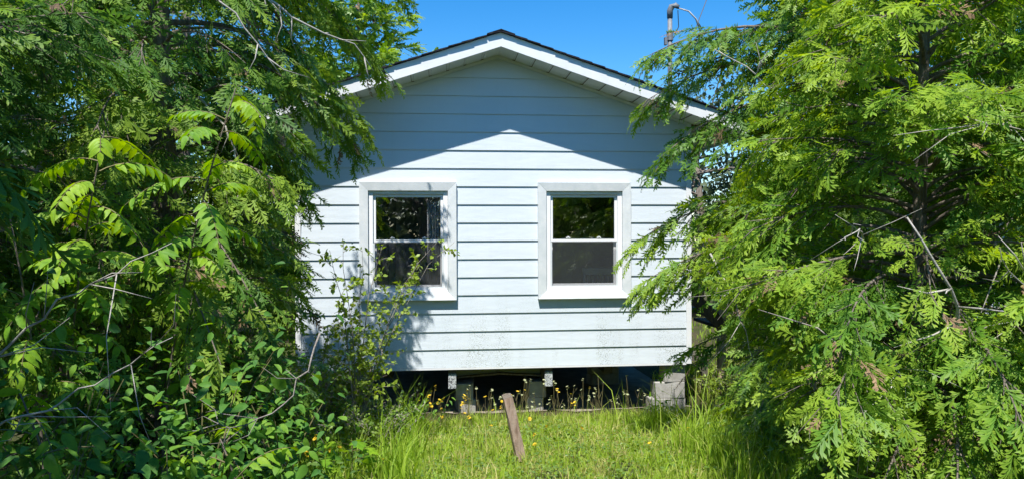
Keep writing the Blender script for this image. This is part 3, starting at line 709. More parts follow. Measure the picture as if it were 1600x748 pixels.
def cedar(label, x, y, H, rad, cbase, nlimb, seed, keep=None, spray=0.17, droop=.5, mat='cedar', group=None, tint=.45, trunk_r=.09, lean=(0, 0), dens=1.0, cones=0, dead=6, azlim=None, force=None, top=.72, inner=.25, extra=(), zlo=None):
    rs = np.random.RandomState(seed)
    z0 = float(gz(x, y)) - .05
    t = empty('cedar_tree', (x, y, z0), label, 'cedar tree', group); org = (x, y, z0)
    nt_ = 10; tp = []
    for i in range(nt_):
        u = i / (nt_ - 1); tp.append((x + lean[0] * u * u + .05 * math.sin(3 * u + seed), y + lean[1] * u * u + .05 * math.cos(2.5 * u + seed), z0 + H * u))
    tp = np.array(tp)
    m = MB(); m.tube(tp, trunk_r * (1 - .9 * np.linspace(0, 1, nt_)) + .006, 9); m.build('trunk', M['bark'], t, org, smooth=True)
    def tpos(h): return np.array([np.interp(h, tp[:, 2], tp[:, k]) for k in range(3)])
    P = []; X = []; Z = []; S = []; T = []; wood = []; dwood = []; cl = []
    limbs = []
    for i in range(nlimb):
        u = ((i + rs.uniform(0, 1)) / nlimb) ** .92
        h = z0 + cbase + (H - cbase) * u * .985
        r = rad * (1 - u) ** top * (0.55 + .45 * min(1, u * 5)) + .12
        az = i * 2.39996 + rs.uniform(-.4, .4)
        if azlim is not None and not azlim(az, h): continue
        L = r * rs.uniform(.72, 1.12)
        if rs.rand() < .12: L *= .55
        limbs.append((h, az, L, u))
    nreg = len(limbs); limbs += list(extra); FREE = []
    for li, lm in enumerate(limbs):
        h, az, L, u = lm[:4]; free = li >= nreg; n_before = len(P)
        st = tpos(h); dh = np.array([math.cos(az), math.sin(az), 0]); sd = np.array([-dh[1], dh[0], 0])
        a = .30 + .45 * u + rs.uniform(-.28, .32); b = droop * (1 - .6 * u) + rs.uniform(-.15, .3); cu = rs.uniform(-.4, .4)
        if len(lm) > 4: a, b, cu = lm[4], lm[5], 0.0
        ss = np.linspace(0, 1, 9)
        path = st + L * (ss[:, None] * dh + (a * ss - b * ss ** 2)[:, None] * np.array([0, 0, 1]) + (cu * ss ** 2)[:, None] * sd)
        if zlo is not None: path[:, 2] = np.maximum(path[:, 2], zlo + .1 * rs.rand())
        if keep is not None and not free:
            ok = keep(path)
            n_ok = len(ok) if ok.all() else int(np.argmin(ok))
            if n_ok < 3: continue
            if n_ok < 9: path = np.array([[np.interp(v, np.linspace(0, 1, n_ok), path[:n_ok, k]) for k in range(3)] for v in ss]); L = np.linalg.norm(np.diff(path, axis=0), axis=1).sum()
        wood.append((path, (.006 + .0085 * L) * (1 - .85 * ss)))
        nb = max(4, int(L / .062 * dens * (1.0 if free else rs.uniform(.55, 1.25))))
        tl = tint + rs.uniform(-.24, .24)
        for j in range(nb):
            s = inner + (1 - inner) * (j + rs.uniform(0, .9)) / nb
            p = np.array([np.interp(s, ss, path[:, k]) for k in range(3)]); tg = nrm(path[min(8, int(s * 8) + 1)] - path[int(s * 8) - 1 if s * 8 >= 1 else 0])
            sg = 1 if j % 2 else -1
            side = nrm(np.cross(tg, [0, 0, 1])) * sg; ph = rs.normal(0, .75); side = side * math.cos(ph) + np.array([0, 0, math.sin(ph)])
            outw = nrm(p - np.array([x, y, p[2]]))
            an = R_(rs.uniform(28, 62)) * (1 - .55 * s)
            bd = nrm(tg * math.cos(an) + side * math.sin(an) + np.array([0, 0, rs.uniform(-.28, .22) - .25 * droop]))
            bl = (.46 * (1 - s) + .17) * min(L, 1.3) * rs.uniform(.55, 1.15)
            bl = min(max(bl, .09), .55)
            nn = max(2, int(bl / .055 * dens))
            ends = []
            for q in range(nn + 1):
                v = q / nn; pp = p + bd * bl * v + np.array([0, 0, -.35 * droop * bl * v * v])
                ends.append(pp)
                if v < .12: continue
                if q == nn: dd = bd + np.array([0, 0, -.3 * droop])
                else:
                    sg2 = 1 if q % 2 else -1; dd = bd * .8 + nrm(np.cross(bd, [0, 0, 1])) * sg2 * .62 + np.array([0, 0, rs.uniform(-.35, .1) - .35 * droop])
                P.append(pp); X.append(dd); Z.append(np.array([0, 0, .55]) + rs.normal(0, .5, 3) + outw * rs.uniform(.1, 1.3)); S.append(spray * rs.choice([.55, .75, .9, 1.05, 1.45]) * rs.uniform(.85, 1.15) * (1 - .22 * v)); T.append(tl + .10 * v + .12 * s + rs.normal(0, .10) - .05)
            if spray < .19 and rs.rand() < .6: wood.append((np.array([ends[0], ends[-1]]), np.array([.0042, .0015])))
            if cones and rs.rand() < .02: cl.append(p + bd * bl * .5)
        FREE += [free] * (len(P) - n_before + 1)
        # tip spray
        P.append(path[-1]); X.append(path[-1] - path[-2]); Z.append(np.array([0, 0, 1]) + rs.normal(0, .3, 3)); S.append(spray * 1.1); T.append(tl + .2)
        # dead twiglets near the trunk
        for _ in range(rs.poisson(dead / max(1, nlimb) * 2.2)):
            s = rs.uniform(.08, .7); p = np.array([np.interp(s, ss, path[:, k]) for k in range(3)]); d = nrm(rnd_dir(rs) + dh * .8); l_ = rs.uniform(.2, .55)
            q1 = p + d * l_ * .5 + rs.normal(0, .03, 3); q2 = p + d * l_ + rs.normal(0, .06, 3) - np.array([0, 0, .05])
            dwood.append((np.array([p, q1, q2]), np.array([.006, .004, .0015])))
    if keep is not None and P:
        k = keep(np.array(P)) | np.array(FREE); P, X, Z, S, T = [[a for a, b in zip(arr, k) if b] for arr in (P, X, Z, S, T)]
        k = [keep(w[0]).all() for w in dwood]; dwood = [w for w, b in zip(dwood, k) if b]
    dm = rs.rand(len(P)) < .022                     # a few browned sprays among the green
    sub = lambda arr, k: [a_ for a_, b_ in zip(arr, k) if b_]
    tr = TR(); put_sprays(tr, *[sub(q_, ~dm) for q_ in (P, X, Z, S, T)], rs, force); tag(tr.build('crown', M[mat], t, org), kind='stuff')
    tr = TR(); put_sprays(tr, *[sub(q_, dm) for q_ in (P, X, Z, S, T)], rs, force); tag(tr.build('withered_sprays', M['cone'], t, org), kind='stuff')
    m = MB()
    for pth, ra in wood:
        big = len(pth) > 4
        m.tube(pth, ra, 6 if big else 3, cap=False)
    m.build('branches', M['bark'], t, org, smooth=True)
    if dwood:
        for pth, ra in dwood[:40]:
            m = MB(); m.tube(pth, ra, 4, cap=False); m.build('dead_twig', M['twig'], t, org)
    for c in cl[:cones]: tag(cone_cluster(c, rs, 30, .03).build('cone_cluster', M['cone'], t, org), kind='stuff')
    return t

# the clearing in front of the cottage: nothing of the hedge trees grows into it
def clear_left(P):
    # the open strip between the viewer and the shaded window; a few hanging boughs reach further at eave height
    y = P[:, 1]; z = P[:, 2]
    lim = np.interp(y, [-8.3, -6, -4, -2, 0, 4], [-.5, -.64, -.84, -1.02, -1.15, -1.6])
    lim = lim - .10 * np.clip((z - 1.6) / .3, 0, 1) * np.clip((2.5 - z) / .3, 0, 1) + .10 * np.clip((z - 3.1) / .3, 0, 1)
    return P[:, 0] < lim
def clear_right(P):
    y = P[:, 1]; z = P[:, 2]
    lim = np.interp(y, [-8.3, -6, -4, -2.6, -2, -.3, 4], [.55, 1.12, 1.66, 1.80, 1.86, 2.1, 3.0])
    lim = lim + np.clip(.95 - z, 0, .8) * 1.2 + np.clip((1.85 - z) / .35, 0, 1) * np.interp(y, [-5, -3.2, -2.6], [.30, .30, 0]) + np.clip((z - 2.7) / .25, 0, 1) * np.clip((3.75 - z) / .25, 0, 1) * np.interp(y, [-6, -4, -2], [.1, .32, .95]) + np.clip((z - 3.7) / .3, 0, 1) * .22
    gap = ((P[:, 0] - 2.40) / .44) ** 2 + ((y + 2.3) / 1.3) ** 2 + ((z - 1.34) / .36) ** 2 < 1      # the hole in the boughs through which the stair shows
    return (P[:, 0] > lim) & ~gap & ~((P[:, 0] < 3.25) & (y > -1.35)) & ~((P[:, 0] < 3.5) & (y > -.5) & (z > 3.0))
def out_left(P): return clear_left(P) & ~((P[:, 0] > -1.62) & (P[:, 1] > -.03)) & ~((P[:, 0] > -2.2) & (P[:, 1] > -.5) & (P[:, 2] > 3.2))

# right-hand cedars
cedar('young bright yellow-green cedar in front of the others on the right', 2.72, -4.45, 4.1, 1.25, .02, 180, 11, clear_right, spray=.14, droop=.55, tint=.64, trunk_r=.05, dens=1.22, cones=10, dead=60, inner=.28, top=.6)
cedar('tall cedar whose branches hang over the cottage roof corner', 3.42, -2.15, 5.0, 1.75, .10, 150, 12, clear_right, spray=.165, droop=.75, tint=.56, trunk_r=.10, cones=14, dead=60, dens=1.25, extra=[(3.5, 3.02, 1.65, .45, .35, .5), (3.75, 3.2, 1.7, .5, .35, .45), (3.2, 3.1, 1.55, .4, .3, .6), (2.35, 2.95, 1.7, .3, .25, .45), (2.0, 3.1, 1.65, .3, .2, .40), (1.75, 2.9, 1.6, .3, .2, .30)])
cedar('dark cedar at the right edge behind the young bright one', 4.7, -3.3, 5.0, 1.6, .1, 90, 13, clear_right, spray=.18, droop=.6, tint=.38, mat='cedar_dark', trunk_r=.12, dead=60, dens=1.05)
cedar('low cedar crowding the right edge of the view close by', 3.55, -5.6, 3.0, 1.2, .05, 80, 14, clear_right, spray=.155, droop=.5, tint=.52, trunk_r=.06, dead=26, dens=1.15)
cedar('cedar standing beyond the brown porch stair', 5.2, .9, 6.0, 1.6, .1, 80, 15, None, spray=.2, droop=.55, tint=.5, trunk_r=.12, dens=.9)
cedar('cedar at the far back on the right behind the stair cedar', 7.2, -.6, 6.5, 2.0, .1, 75, 16, None, spray=.22, droop=.55, tint=.40, mat='cedar_dark', trunk_r=.14, dens=.85)
# left-hand cedars
cedar('large shaggy cedar leaning over the cottage eave on the left', -1.95, -2.75, 5.5, 1.75, .1, 135, 21, out_left, spray=.16, droop=.9, tint=.58, mat='cedar_dark', trunk_r=.13, cones=14, dead=90, dens=1.12, extra=[(3.45, .97, 2.15, .4, .35, .62), (3.6, .92, 2.15, .4, .35, .60), (4.15, .88, 2.25, .4, .35, .55), (4.3, .95, 2.2, .4, .35, .52), (4.75, .78, 2.3, .4, .35, .48), (2.9, 1.12, 1.75, .4, .3, .6), (3.4, .30, 1.15, .35, .3, .6)])
cedar('dark cedar behind the compound-leaved saplings', -3.3, -1.6, 5.4, 1.9, .1, 90, 22, out_left, spray=.18, droop=.62, tint=.38, mat='cedar_dark', trunk_r=.13, dead=60, dens=1.05)
cedar('cedar beside the shaded side wall of the cottage', -3.15, 1.3, 6.5, 1.3, .1, 70, 23, out_left, spray=.2, droop=.6, tint=.45, mat='cedar_dark', trunk_r=.12, dens=.9)
cedar('overhanging cedar at the left edge of the view', -2.95, -4.5, 4.2, 1.5, 1.1, 80, 24, out_left, spray=.165, droop=.6, tint=.40, mat='cedar_dark', trunk_r=.10, dead=40, dens=1.05)
cedar('shade-casting cedar beside the viewer outside the left edge', -2.15, -7.15, 4.0, 1.5, 1.7, 80, 25, clear_left, spray=.2, droop=.5, tint=.35, mat='cedar_dark', trunk_r=.10, dens=.85)
cedar('feathery cedar top rising behind the roof', -1.75, 8.6, 8.4, 2.0, .5, 120, 26, None, spray=.25, droop=.25, tint=.66, trunk_r=.12, dens=.95, top=.5)
cedar('taller cedar behind the cottage at the left of the feathery one', -3.3, 7.6, 8.8, 1.9, .5, 80, 27, None, spray=.24, droop=.4, tint=.50, trunk_r=.14, dens=.9)

# trees that stand behind the viewer (mirrored in the window panes) and far around the yard
def broad_tree(label, x, y, H, rad, seed, n=2600, group='broad-leaved trees around the yard', leaf=.13):
    rs = np.random.RandomState(seed); z0 = float(gz(x, y)) - .05
    t = empty('broadleaf_tree', (x, y, z0), label, 'tree', group); org = (x, y, z0)
    m = MB(); m.tube([(x, y, z0), (x + .1, y, z0 + H * .4), (x - .05, y + .1, z0 + H * .8)], [.16, .11, .04], 8); m.build('trunk', M['bark'], t, org, smooth=True)
    br = MB(); P = []
    for i in range(26):
        h = H * rs.uniform(.22, .78); d = nrm(rs.normal(0, 1, 3) * [1, 1, .5] + [0, 0, .5]); L = rad * rs.uniform(.6, 1.05)
        e = np.array([x, y, z0 + h]) + d * L; br.tube([(x, y, z0 + h), (np.array([x, y, z0 + h]) + e) / 2 + [0, 0, .1], e], [.035, .02, .008], 4, cap=False)
        for c in range(5):
            cc = np.array([x, y, z0 + h]) + d * L * rs.uniform(.45, 1.1) + rs.normal(0, rad * .14, 3)
            P.append(cc + rs.normal(0, rad * .12, (max(4, n // 130), 3)))
    br.build('branches', M['bark'], t, org)
    P = np.concatenate(P); N = len(P)
    tr = TR(); tr.scatter(leaf_template(.62, .2, .2, stations=(0, .4, 1)), P, rs.normal(0, 1, (N, 3)) + [0, 0, -.3], rs.normal(0, .6, (N, 3)) + [0, 0, 1], leaf * rs.uniform(.6, 1.2, N), rs.uniform(.1, .9, N))
    tag(tr.build('crown', M['farleaf'], t, org), kind='stuff'); return t
for i, (x, y, H, rad) in enumerate([(-4.2, -14, 4.4, 1.8), (-.6, -15.5, 4.9, 1.9), (2.6, -14.5, 4.4, 1.8), (5.6, -15.5, 4.9, 1.9), (8.6, -13.5, 4.4, 1.8)]):
    broad_tree('leafy tree behind the viewer seen only as a reflection in the panes', x, y, H, rad, 60 + i, 1400, 'trees mirrored in the window panes', .15)
for i, (x, y, H, rad, lb) in enumerate([(-7.2, 1.5, 8.5, 2.5, 'broad-leaved tree far behind the left cedars'), (-6.0, 7.5, 9.0, 2.6, 'broad-leaved tree beyond the cottage on the left'), (9.6, 4.8, 8.5, 2.6, 'broad-leaved tree beyond the stair cedar'), (6.4, 9.5, 6.0, 2.3, 'broad-leaved tree behind the cottage on the right'), (13, 1.0, 9.0, 2.7, 'broad-leaved tree at the far right behind the cedars'), (-9.5, -4.0, 8.5, 2.6, 'broad-leaved tree at the far left behind the cedars')]):
    broad_tree(lb, x, y, H, rad, 80 + i, 4200, None, .17)

# pale neighbouring shed glimpsed between the right-hand cedars
sh = empty('neighbour_shed', (11.5, 7.5, 0), 'pale neighbouring shed glimpsed through gaps in the right-hand cedars', 'shed'); o_ = tuple(sh.location)
m = MB(); m.box(8.8, 14.4, 7.6, 11, -.1, 2.5); wsh = m.build('wall', M['sheath'], sh, o_)
for k in range(13):
    m = MB(); z = k * .2; m.add([(8.78, 7.58, z), (14.42, 7.58, z), (14.42, 7.596, z + .2), (8.78, 7.596, z + .2), (8.78, 7.599, z), (14.42, 7.599, z)], [(0, 1, 2, 3), (0, 4, 5, 1)]); m.build('siding_board', M['siding'], wsh, o_)
m = MB(); m.add([(8.4, 7.2, 2.45), (14.8, 7.2, 2.45), (14.8, 11.4, 2.45), (8.4, 11.4, 2.45), (8.4, 9.3, 3.4), (14.8, 9.3, 3.4)], [(0, 1, 5, 4), (2, 3, 4, 5), (1, 2, 5), (3, 0, 4), (3, 2, 1, 0)]); m.build('roof', M['shingle'], sh, o_)
m = MB(); m.box(10.4, 11.3, 7.54, 7.575, 1.0, 2.0); m.build('window', M['vinyl'], sh, o_)

# ---- compound-leaved saplings
def leaf_mesh(name, tmpl, mat, tint):
    tr = TR(); tr.scatter(tmpl, [(0, 0, 0)], [(1, 0, 0)], [(0, 0, 1)], [1.0], [tint]); o = tr.build(name, mat); me = o.data; bpy.data.objects.remove(o); return me
LEAFLETS = [leaf_mesh('leaflet', leaf_template(.40, .22, cv, peak=.36), M['sumac'], tt) for cv, tt in ((.15, .30), (.3, .5), (.22, .65), (.35, .8), (.2, .95))]
def frame(p, x, z, s):
    x = Vector(x).normalized(); z = Vector(z); z = (z - x * x.dot(z)).normalized(); y = z.cross(x)
    return Matrix(((x.x * s, y.x * s, z.x * s, p[0]), (x.y * s, y.y * s, z.y * s, p[1]), (x.z * s, y.z * s, z.z * s, p[2]), (0, 0, 0, 1)))
def sapling(label, x, y, H, leanv, nleaf, seed, llen=(.34, .5), pairs=6, spread=1.0, tlow=0, az0=None, azw=3.14):
    rs = np.random.RandomState(seed); z0 = float(gz(x, y)) - .03
    t = empty('compound_leaf_sapling', (x, y, z0), label, 'sapling', 'compound-leaved saplings under the left cedars')
    st = [np.array([leanv[0] * u * u, leanv[1] * u * u, H * u]) for u in np.linspace(0, 1, 7)]
    m = MB(); m.tube(st, .010 * (1 - .7 * np.linspace(0, 1, 7)), 6); m.build('stem', M['bark'], t, smooth=True)
    for i in range(nleaf):
        u = .5 + .5 * (i + .5) / nleaf; k = min(5, int(u * 6)); f = u * 6 - k; p = st[k] * (1 - f) + st[k + 1] * f
        az = i * 2.4 + rs.uniform(-.4, .4) if az0 is None else az0 + rs.uniform(-azw, azw)
        el = rs.uniform(.1, .75); d = np.array([math.cos(az) * math.cos(el), math.sin(az) * math.cos(el), math.sin(el)]) * spread
        L = rs.uniform(*llen); sg = rs.uniform(.35, .8)
        path = [p + d * L * v + np.array([0, 0, -sg * L * v * v]) for v in np.linspace(0, 1, 9)]
        mm = MB(); mm.tube(path, .0042 * (1 - .7 * np.linspace(0, 1, 9)), 4); lf = mm.build('leaf', M['stem'], t)
        np_ = pairs + rs.randint(-1, 2); base_t = rs.randint(tlow, 4)
        for q in range(np_ + 1):
            v = .25 + .75 * q / np_; k2 = min(7, int(v * 8)); f2 = v * 8 - k2; pp = path[k2] * (1 - f2) + path[k2 + 1] * f2; tg = nrm(path[k2 + 1] - path[k2])
            up = nrm(np.cross(np.cross(tg, [0, 0, 1]), tg)); sd = np.cross(tg, up); ll = L * rs.uniform(.22, .29) * (1 - .25 * abs(v - .6))
            for s2 in ((1, -1) if q < np_ else (0,)):
                dd = tg * (.45 if s2 else 1) + sd * s2 * .9 + np.array([0, 0, -.28 - .2 * rs.rand()])
                o = bpy.data.objects.new('leaflet', LEAFLETS[min(4, max(0, base_t + rs.randint(0, 2)))]); link(o, lf)
                o.matrix_local = frame(pp, dd, up + rs.normal(0, .2, 3) + sd * s2 * .2, ll)
    return t
sapling('compound-leaved sapling with drooping bright leaflets in front of the dark cedars', -2.05, -4.1, 2.15, (.50, -.62), 20, 31, (.28, .42), 7, tlow=1)
sapling('taller compound-leaved sapling arching towards the cottage wall', -1.62, -3.85, 2.42, (.60, -.62), 20, 32, (.28, .42), 7, tlow=1)
sapling('short compound-leaved sapling below the two bright ones', -1.9, -4.55, 1.7, (-.05, -.2), 8, 33, (.3, .40))
sapling('compound-leaved sapling nearest the dead twigs', -1.45, -5.25, 1.05, (-.15, -.1), 7, 34, (.28, .38), 4)
sapling('shaded compound-leaved sapling at the bottom beside the grass', -.85, -4.9, .70, (-.12, -.05), 7, 35, (.26, .36), 4)

# ---- broad-leaved understory plants
LEAVES = [leaf_mesh('leaf', leaf_template(asp, fo, cv, peak=pk), M['leaf'], tt) for asp, fo, cv, tt, pk in ((.42, .3, .15, .12, .36), (.5, .45, .35, .35, .4), (.38, .2, .5, .5, .34), (.55, .3, .3, .68, .45), (.42, .5, .2, .85, .38))]
def leafy_plant(label, x, y, H, spread, nstem, seed, leaf=(.07, .11), per=16, group='leafy plants crowding the shade on the left', tr_=(0, 5)):
    rs = np.random.RandomState(seed); z0 = float(gz(x, y)) - .03
    t = empty('leafy_plant', (x, y, z0), label, 'plant', group); m = MB()
    for i in range(nstem):
        az = rs.uniform(0, 6.28); dv = np.array([math.cos(az), math.sin(az), 0]) * spread * rs.uniform(.3, 1); h = H * rs.uniform(.65, 1.05)
        st = [np.array([0, 0, 0]) + dv * (.15 * u + .85 * u * u) + np.array([0, 0, h * (u - .18 * u * u)]) for u in np.linspace(0, 1, 8)]
        m.tube(st, .006 * (1 - .7 * np.linspace(0, 1, 8)), 4)
        for j in range(per):
            u = .22 + .78 * (j + .5) / per; k = min(6, int(u * 7)); f = u * 7 - k; p = st[k] * (1 - f) + st[k + 1] * f; tg = nrm(st[k + 1] - st[k])
            sd = nrm(np.cross(tg, rnd_dir(rs))); d = nrm(tg * .35 + sd * .9 + np.array([0, 0, -.15])); pet = rs.uniform(.02, .06)
            o = bpy.data.objects.new('leaf', LEAVES[rs.randint(*tr_)]); link(o, t)
            o.matrix_local = frame(p + d * pet, d + np.array([0, 0, -.35]), np.array([0, 0, 1]) + rs.normal(0, .35, 3), rs.uniform(*leaf))
    if per > 9:                                            # the smaller leaves deeper in the plant
        N = 260; P_ = rs.normal(0, 1, (N, 3)) * [spread * .55, spread * .55, H * .28] + [0, 0, H * .48]; P_[:, 2] = np.abs(P_[:, 2])
        tr = TR(); tr.scatter(LEAF, P_, rs.normal(0, 1, (N, 3)) * [1, 1, .4] + [0, 0, -.3], rs.normal(0, .4, (N, 3)) + [0, -.3, 1], rs.uniform(*leaf, N) * .7, rs.uniform(.1, .9, N)); tag(tr.build('foliage', M['leaf'], t), kind='stuff')
    m.build('stems', M['stem'], t); return t
pl = [(-1.85, -5.55, 1.45, .45), (-1.45, -5.75, 1.05, .40), (-1.05, -5.35, 1.0, .38), (-2.15, -5.2, 1.75, .45), (-1.6, -5.05, 1.35, .42), (-1.1, -4.8, 1.2, .4), (-1.3, -6.0, .8, .34), (-.9, -5.6, .7, .32), (-1.85, -6.05, 1.15, .4), (-.86, -4.2, .95, .34), (-1.25, -3.9, 1.25, .4)]
lbs = ['dark leafy plant at the lower left edge of the view', 'low leafy plant at the bottom left among grey twigs', 'leafy plant above the arching grey branch', 'tall leafy plant at the left edge under the cedar', 'leafy plant under the bright compound leaves', 'leafy plant behind the arching grey branch', 'low broad-leaved plant along the bottom left edge', 'small leafy plant at the bottom beside the shaded grass', 'large-leaved plant in the bottom left corner', 'leafy plant between the arching branch and the small-leaved shrub', 'leafy plant at the foot of the shaggy leaning cedar']
for i, ((x, y, H, sp), lb) in enumerate(zip(pl, lbs)): leafy_plant(lb, x, y, H, sp, 6, 100 + i, (.045, .12), per=12)

# ---- small round-leaved shrubs
def shrub(label, x, y, H, spread, nstem, seed, leaf=.028, tint=.5, per=9, keep=None, lean=(0, 0)):
    rs = np.random.RandomState(seed); z0 = float(gz(x, y)) - .03; org = (x, y, z0)
    t = empty('small_leaved_shrub', org, label, 'shrub', 'small-leaved shrubs in front of the cottage'); m = MB(); P = []; X = []; Z = []; S = []; T = []
    for i in range(nstem):
        az = rs.uniform(0, 6.28); dv = np.array([math.cos(az) + lean[0], math.sin(az) + lean[1], 0]) * spread * rs.uniform(.3, 1); h = H * rs.uniform(.5, 1.05)
        st = [np.array(org) + dv * (.3 * u + .7 * u * u) + np.array([0, 0, h * (u - .15 * u * u)]) + rs.normal(0, .015, 3) for u in np.linspace(0, 1, 8)]
        m.tube(st, .007 * (1 - .8 * np.linspace(0, 1, 8)), 4, cap=False); tt = tint + rs.uniform(-.15, .15)
        for j in range(per):
            u = .2 + .8 * (j + rs.rand()) / per; k = min(6, int(u * 7)); f = u * 7 - k; p = st[k] * (1 - f) + st[k + 1] * f
            d = nrm(nrm(st[k + 1] - st[k]) * .6 + nrm(np.cross(st[k + 1] - st[k], rnd_dir(rs))) * .8 + [0, 0, -.1]); bl = (.30 * (1 - u) + .10) * rs.uniform(.6, 1.2) * min(1, H)
            m.tube([p, p + d * bl * .5, p + d * bl + [0, 0, -.03]], [.003, .002, .001], 3, cap=False)
            for q in range(int(bl / .016) + 2):
                v = rs.uniform(.1, 1); P.append(p + d * bl * v + rs.normal(0, .008, 3)); X.append(nrm(d + rnd_dir(rs) * 1.3)); Z.append(rs.normal(0, .5, 3) + [0, -.2, 1]); S.append(leaf * rs.uniform(.6, 1.3)); T.append(tt + rs.normal(0, .12) + .15 * v)
    if keep is not None:
        kk = keep(np.array(P)); P, X, Z, S, T = [[a for a, b in zip(arr, kk) if b] for arr in (P, X, Z, S, T)]
    tr = TR(); tr.scatter(ROUND, P, X, Z, S, T); tag(tr.build('foliage', M['shrub'], t, org), kind='stuff'); m.build('stems', M['twig'], t, org); return t
def offwall(P): return P[:, 1] < -.09
shrub('airy small-leaved shrub reaching across the shaded window', -.72, -1.80, 2.3, .66, 10, 201, .042, .85, 15, offwall, (.30, 0))
shrub('dense small-leaved shrub at the shaded corner of the cottage', -1.15, -.95, 1.25, .42, 12, 202, .030, .40, 11, offwall)
shrub('bright small-leaved shrub between the leaning cedar and the window shrub', -1.0, -1.75, 1.35, .45, 15, 211, .036, .78, 11, offwall)
shrub('low small-leaved shrub beside the crawlspace opening', -.42, -1.25, .60, .40, 16, 203, .034, .55, 9, offwall)
shrub('low small-leaved shrub spreading onto the shaded grass', -.55, -2.05, .55, .42, 16, 204, .032, .55, 9)
shrub('small-leaved shrub under the shaggy leaning cedar', -1.15, -2.5, .95, .5, 16, 205, .034, .40, 10)
shrub('sunny low shrub beside the brown porch stair', 3.55, -.25, .75, .5, 18, 206, .038, .75, 9)
shrub('sunny bush below the porch stair rail', 4.05, .45, .95, .55, 18, 207, .042, .8, 9)
shrub('sunlit bush beyond the concrete corner pier', 3.42, .5, .55, .35, 16, 208, .036, .75, 8)
shrub('low bush at the foot of the tall right-hand cedar', 3.35, -1.6, .6, .4, 16, 209, .034, .6, 8)
shrub('leafy bush behind the stair near the pale shed', 5.0, 3.2, 1.6, .9, 22, 210, .06, .7, 10)
# weed with a few larger leaves in front of the dark opening
leafy_plant('broad-leaved weed standing against the dark crawlspace', -.28, -.75, .62, .2, 4, 130, (.05, .08), 8, 'leafy weeds along the crawlspace', (2, 5))
leafy_plant('leafy weed beside the foil-wrapped beam end', .02, -.62, .48, .16, 3, 131, (.05, .075), 7, 'leafy weeds along the crawlspace', (2, 5))
leafy_plant('bright leafy weed at the foot of the concrete corner pier', 2.42, -.28, .30, .22, 5, 132, (.05, .09), 8, 'leafy weeds along the crawlspace', (3, 5))
# maple seedlings at the lawn edge
MAPLES = [leaf_mesh('leaf', MAPLE, M['sumac'], tt) for tt in (.55, .8)]
def maple(label, x, y, H, n, seed):
    rs = np.random.RandomState(seed); z0 = float(gz(x, y)) - .02; t = empty('maple_seedling', (x, y, z0), label, 'seedling', 'maple seedlings at the lawn edge')
    m = MB(); m.tube([(0, 0, 0), (.02, 0, H * .6), (.01, .02, H)], [.005, .004, .002], 5)
    for i in range(n):
        az = i * 1.9 + rs.uniform(-.3, .3); h = H * (.55 + .45 * i / n); d = np.array([math.cos(az), math.sin(az), .25]); e = np.array([.01, .01, h]) + d * rs.uniform(.06, .11)
        m.tube([(.01, .01, h), e], [.002, .0015], 3, cap=False); o = bpy.data.objects.new('leaf', MAPLES[rs.randint(0, 2)]); link(o, t); o.matrix_local = frame(e, d * [1, 1, -.8] + [0, -.25, 0], np.array([0, -.35, 1]) + rs.normal(0, .2, 3), rs.uniform(.09, .13))
    m.build('stems', M['stem'], t)
maple('maple seedling with bright lobed leaves at the bottom of the lawn edge', -.62, -3.15, .34, 7, 301)
maple('smaller maple seedling nearer the shade', -.88, -3.3, .28, 6, 302)
# ---- far woods closing the horizon
def woods():
    rs = np.random.RandomState(5); P = []
    for i in range(150):
        a = rs.uniform(0, 6.283); d = rs.uniform(24, 38); h = rs.uniform(4, 7.5); c = np.array([d * math.cos(a), d * math.sin(a) - 2, 0]); r = rs.uniform(1.4, 2.6)
        q = rs.normal(0, 1, (170, 3)); q /= np.linalg.norm(q, axis=1)[:, None]; q *= rs.uniform(.6, 1, (170, 1)) * np.array([r, r, h * .5]); P.append(q + c + [0, 0, h * .5])
    P = np.concatenate(P); P[:, 2] = np.maximum(P[:, 2], .2); N = len(P)
    tr = TR(); tr.scatter(leaf_template(.7, .2, .2, stations=(0, .5, 1)), P, rs.normal(0, 1, (N, 3)), rs.normal(0, .7, (N, 3)) + [0, 0, 1], rs.uniform(.4, .8, N), rs.uniform(.1, .8, N))
    tag(tr.build('woods', M['farleaf']), 'distant wooded edge around the yard', 'woods', None, 'stuff')
woods()

# ---- bare branches and dead twigs hanging in and under the trees
def bare(label, pts, r0, side, seed, mat='palewood', group='bare grey branches in the undergrowth'):
    rs = np.random.RandomState(seed); P = np.array(pts, float)
    n = 14; cum = np.r_[0, np.cumsum(np.linalg.norm(np.diff(P, axis=0), axis=1))]; cum /= cum[-1]
    Q = np.array([[np.interp(u, cum, P[:, k]) for k in range(3)] for u in np.linspace(0, 1, n)]); Q[1:-1] += rs.normal(0, .008, (n - 2, 3))
    t = empty('bare_branch', tuple(P[0]), label, 'branch', group); org = tuple(P[0])
    m = MB(); m.tube(Q, r0 * (1 - .75 * np.linspace(0, 1, n)), 6); m.build('stem', M[mat], t, org, smooth=True)
    for i in range(side):
        k = rs.randint(3, n - 1); d = nrm(nrm(Q[k] - Q[k - 1]) * .7 + rnd_dir(rs) * .8 + np.array([0, 0, -.15])); L = rs.uniform(.12, .38)
        pts2 = [Q[k], Q[k] + d * L * .5 + rs.normal(0, .015, 3), Q[k] + d * L + rs.normal(0, .03, 3)]
        m = MB(); m.tube(pts2, [r0 * .4, r0 * .3, r0 * .12], 4); m.build('side_twig', M[mat], t, org, smooth=True)
    return t
bare('arching grey branch low in front of the leafy plants on the left', [(-.51, -5.1, 1.66), (-.55, -5.12, 1.53), (-.655, -5.12, 1.37), (-.82, -5.14, 1.27), (-1.03, -5.14, 1.31)], .0048, 9, 401, 'twig')
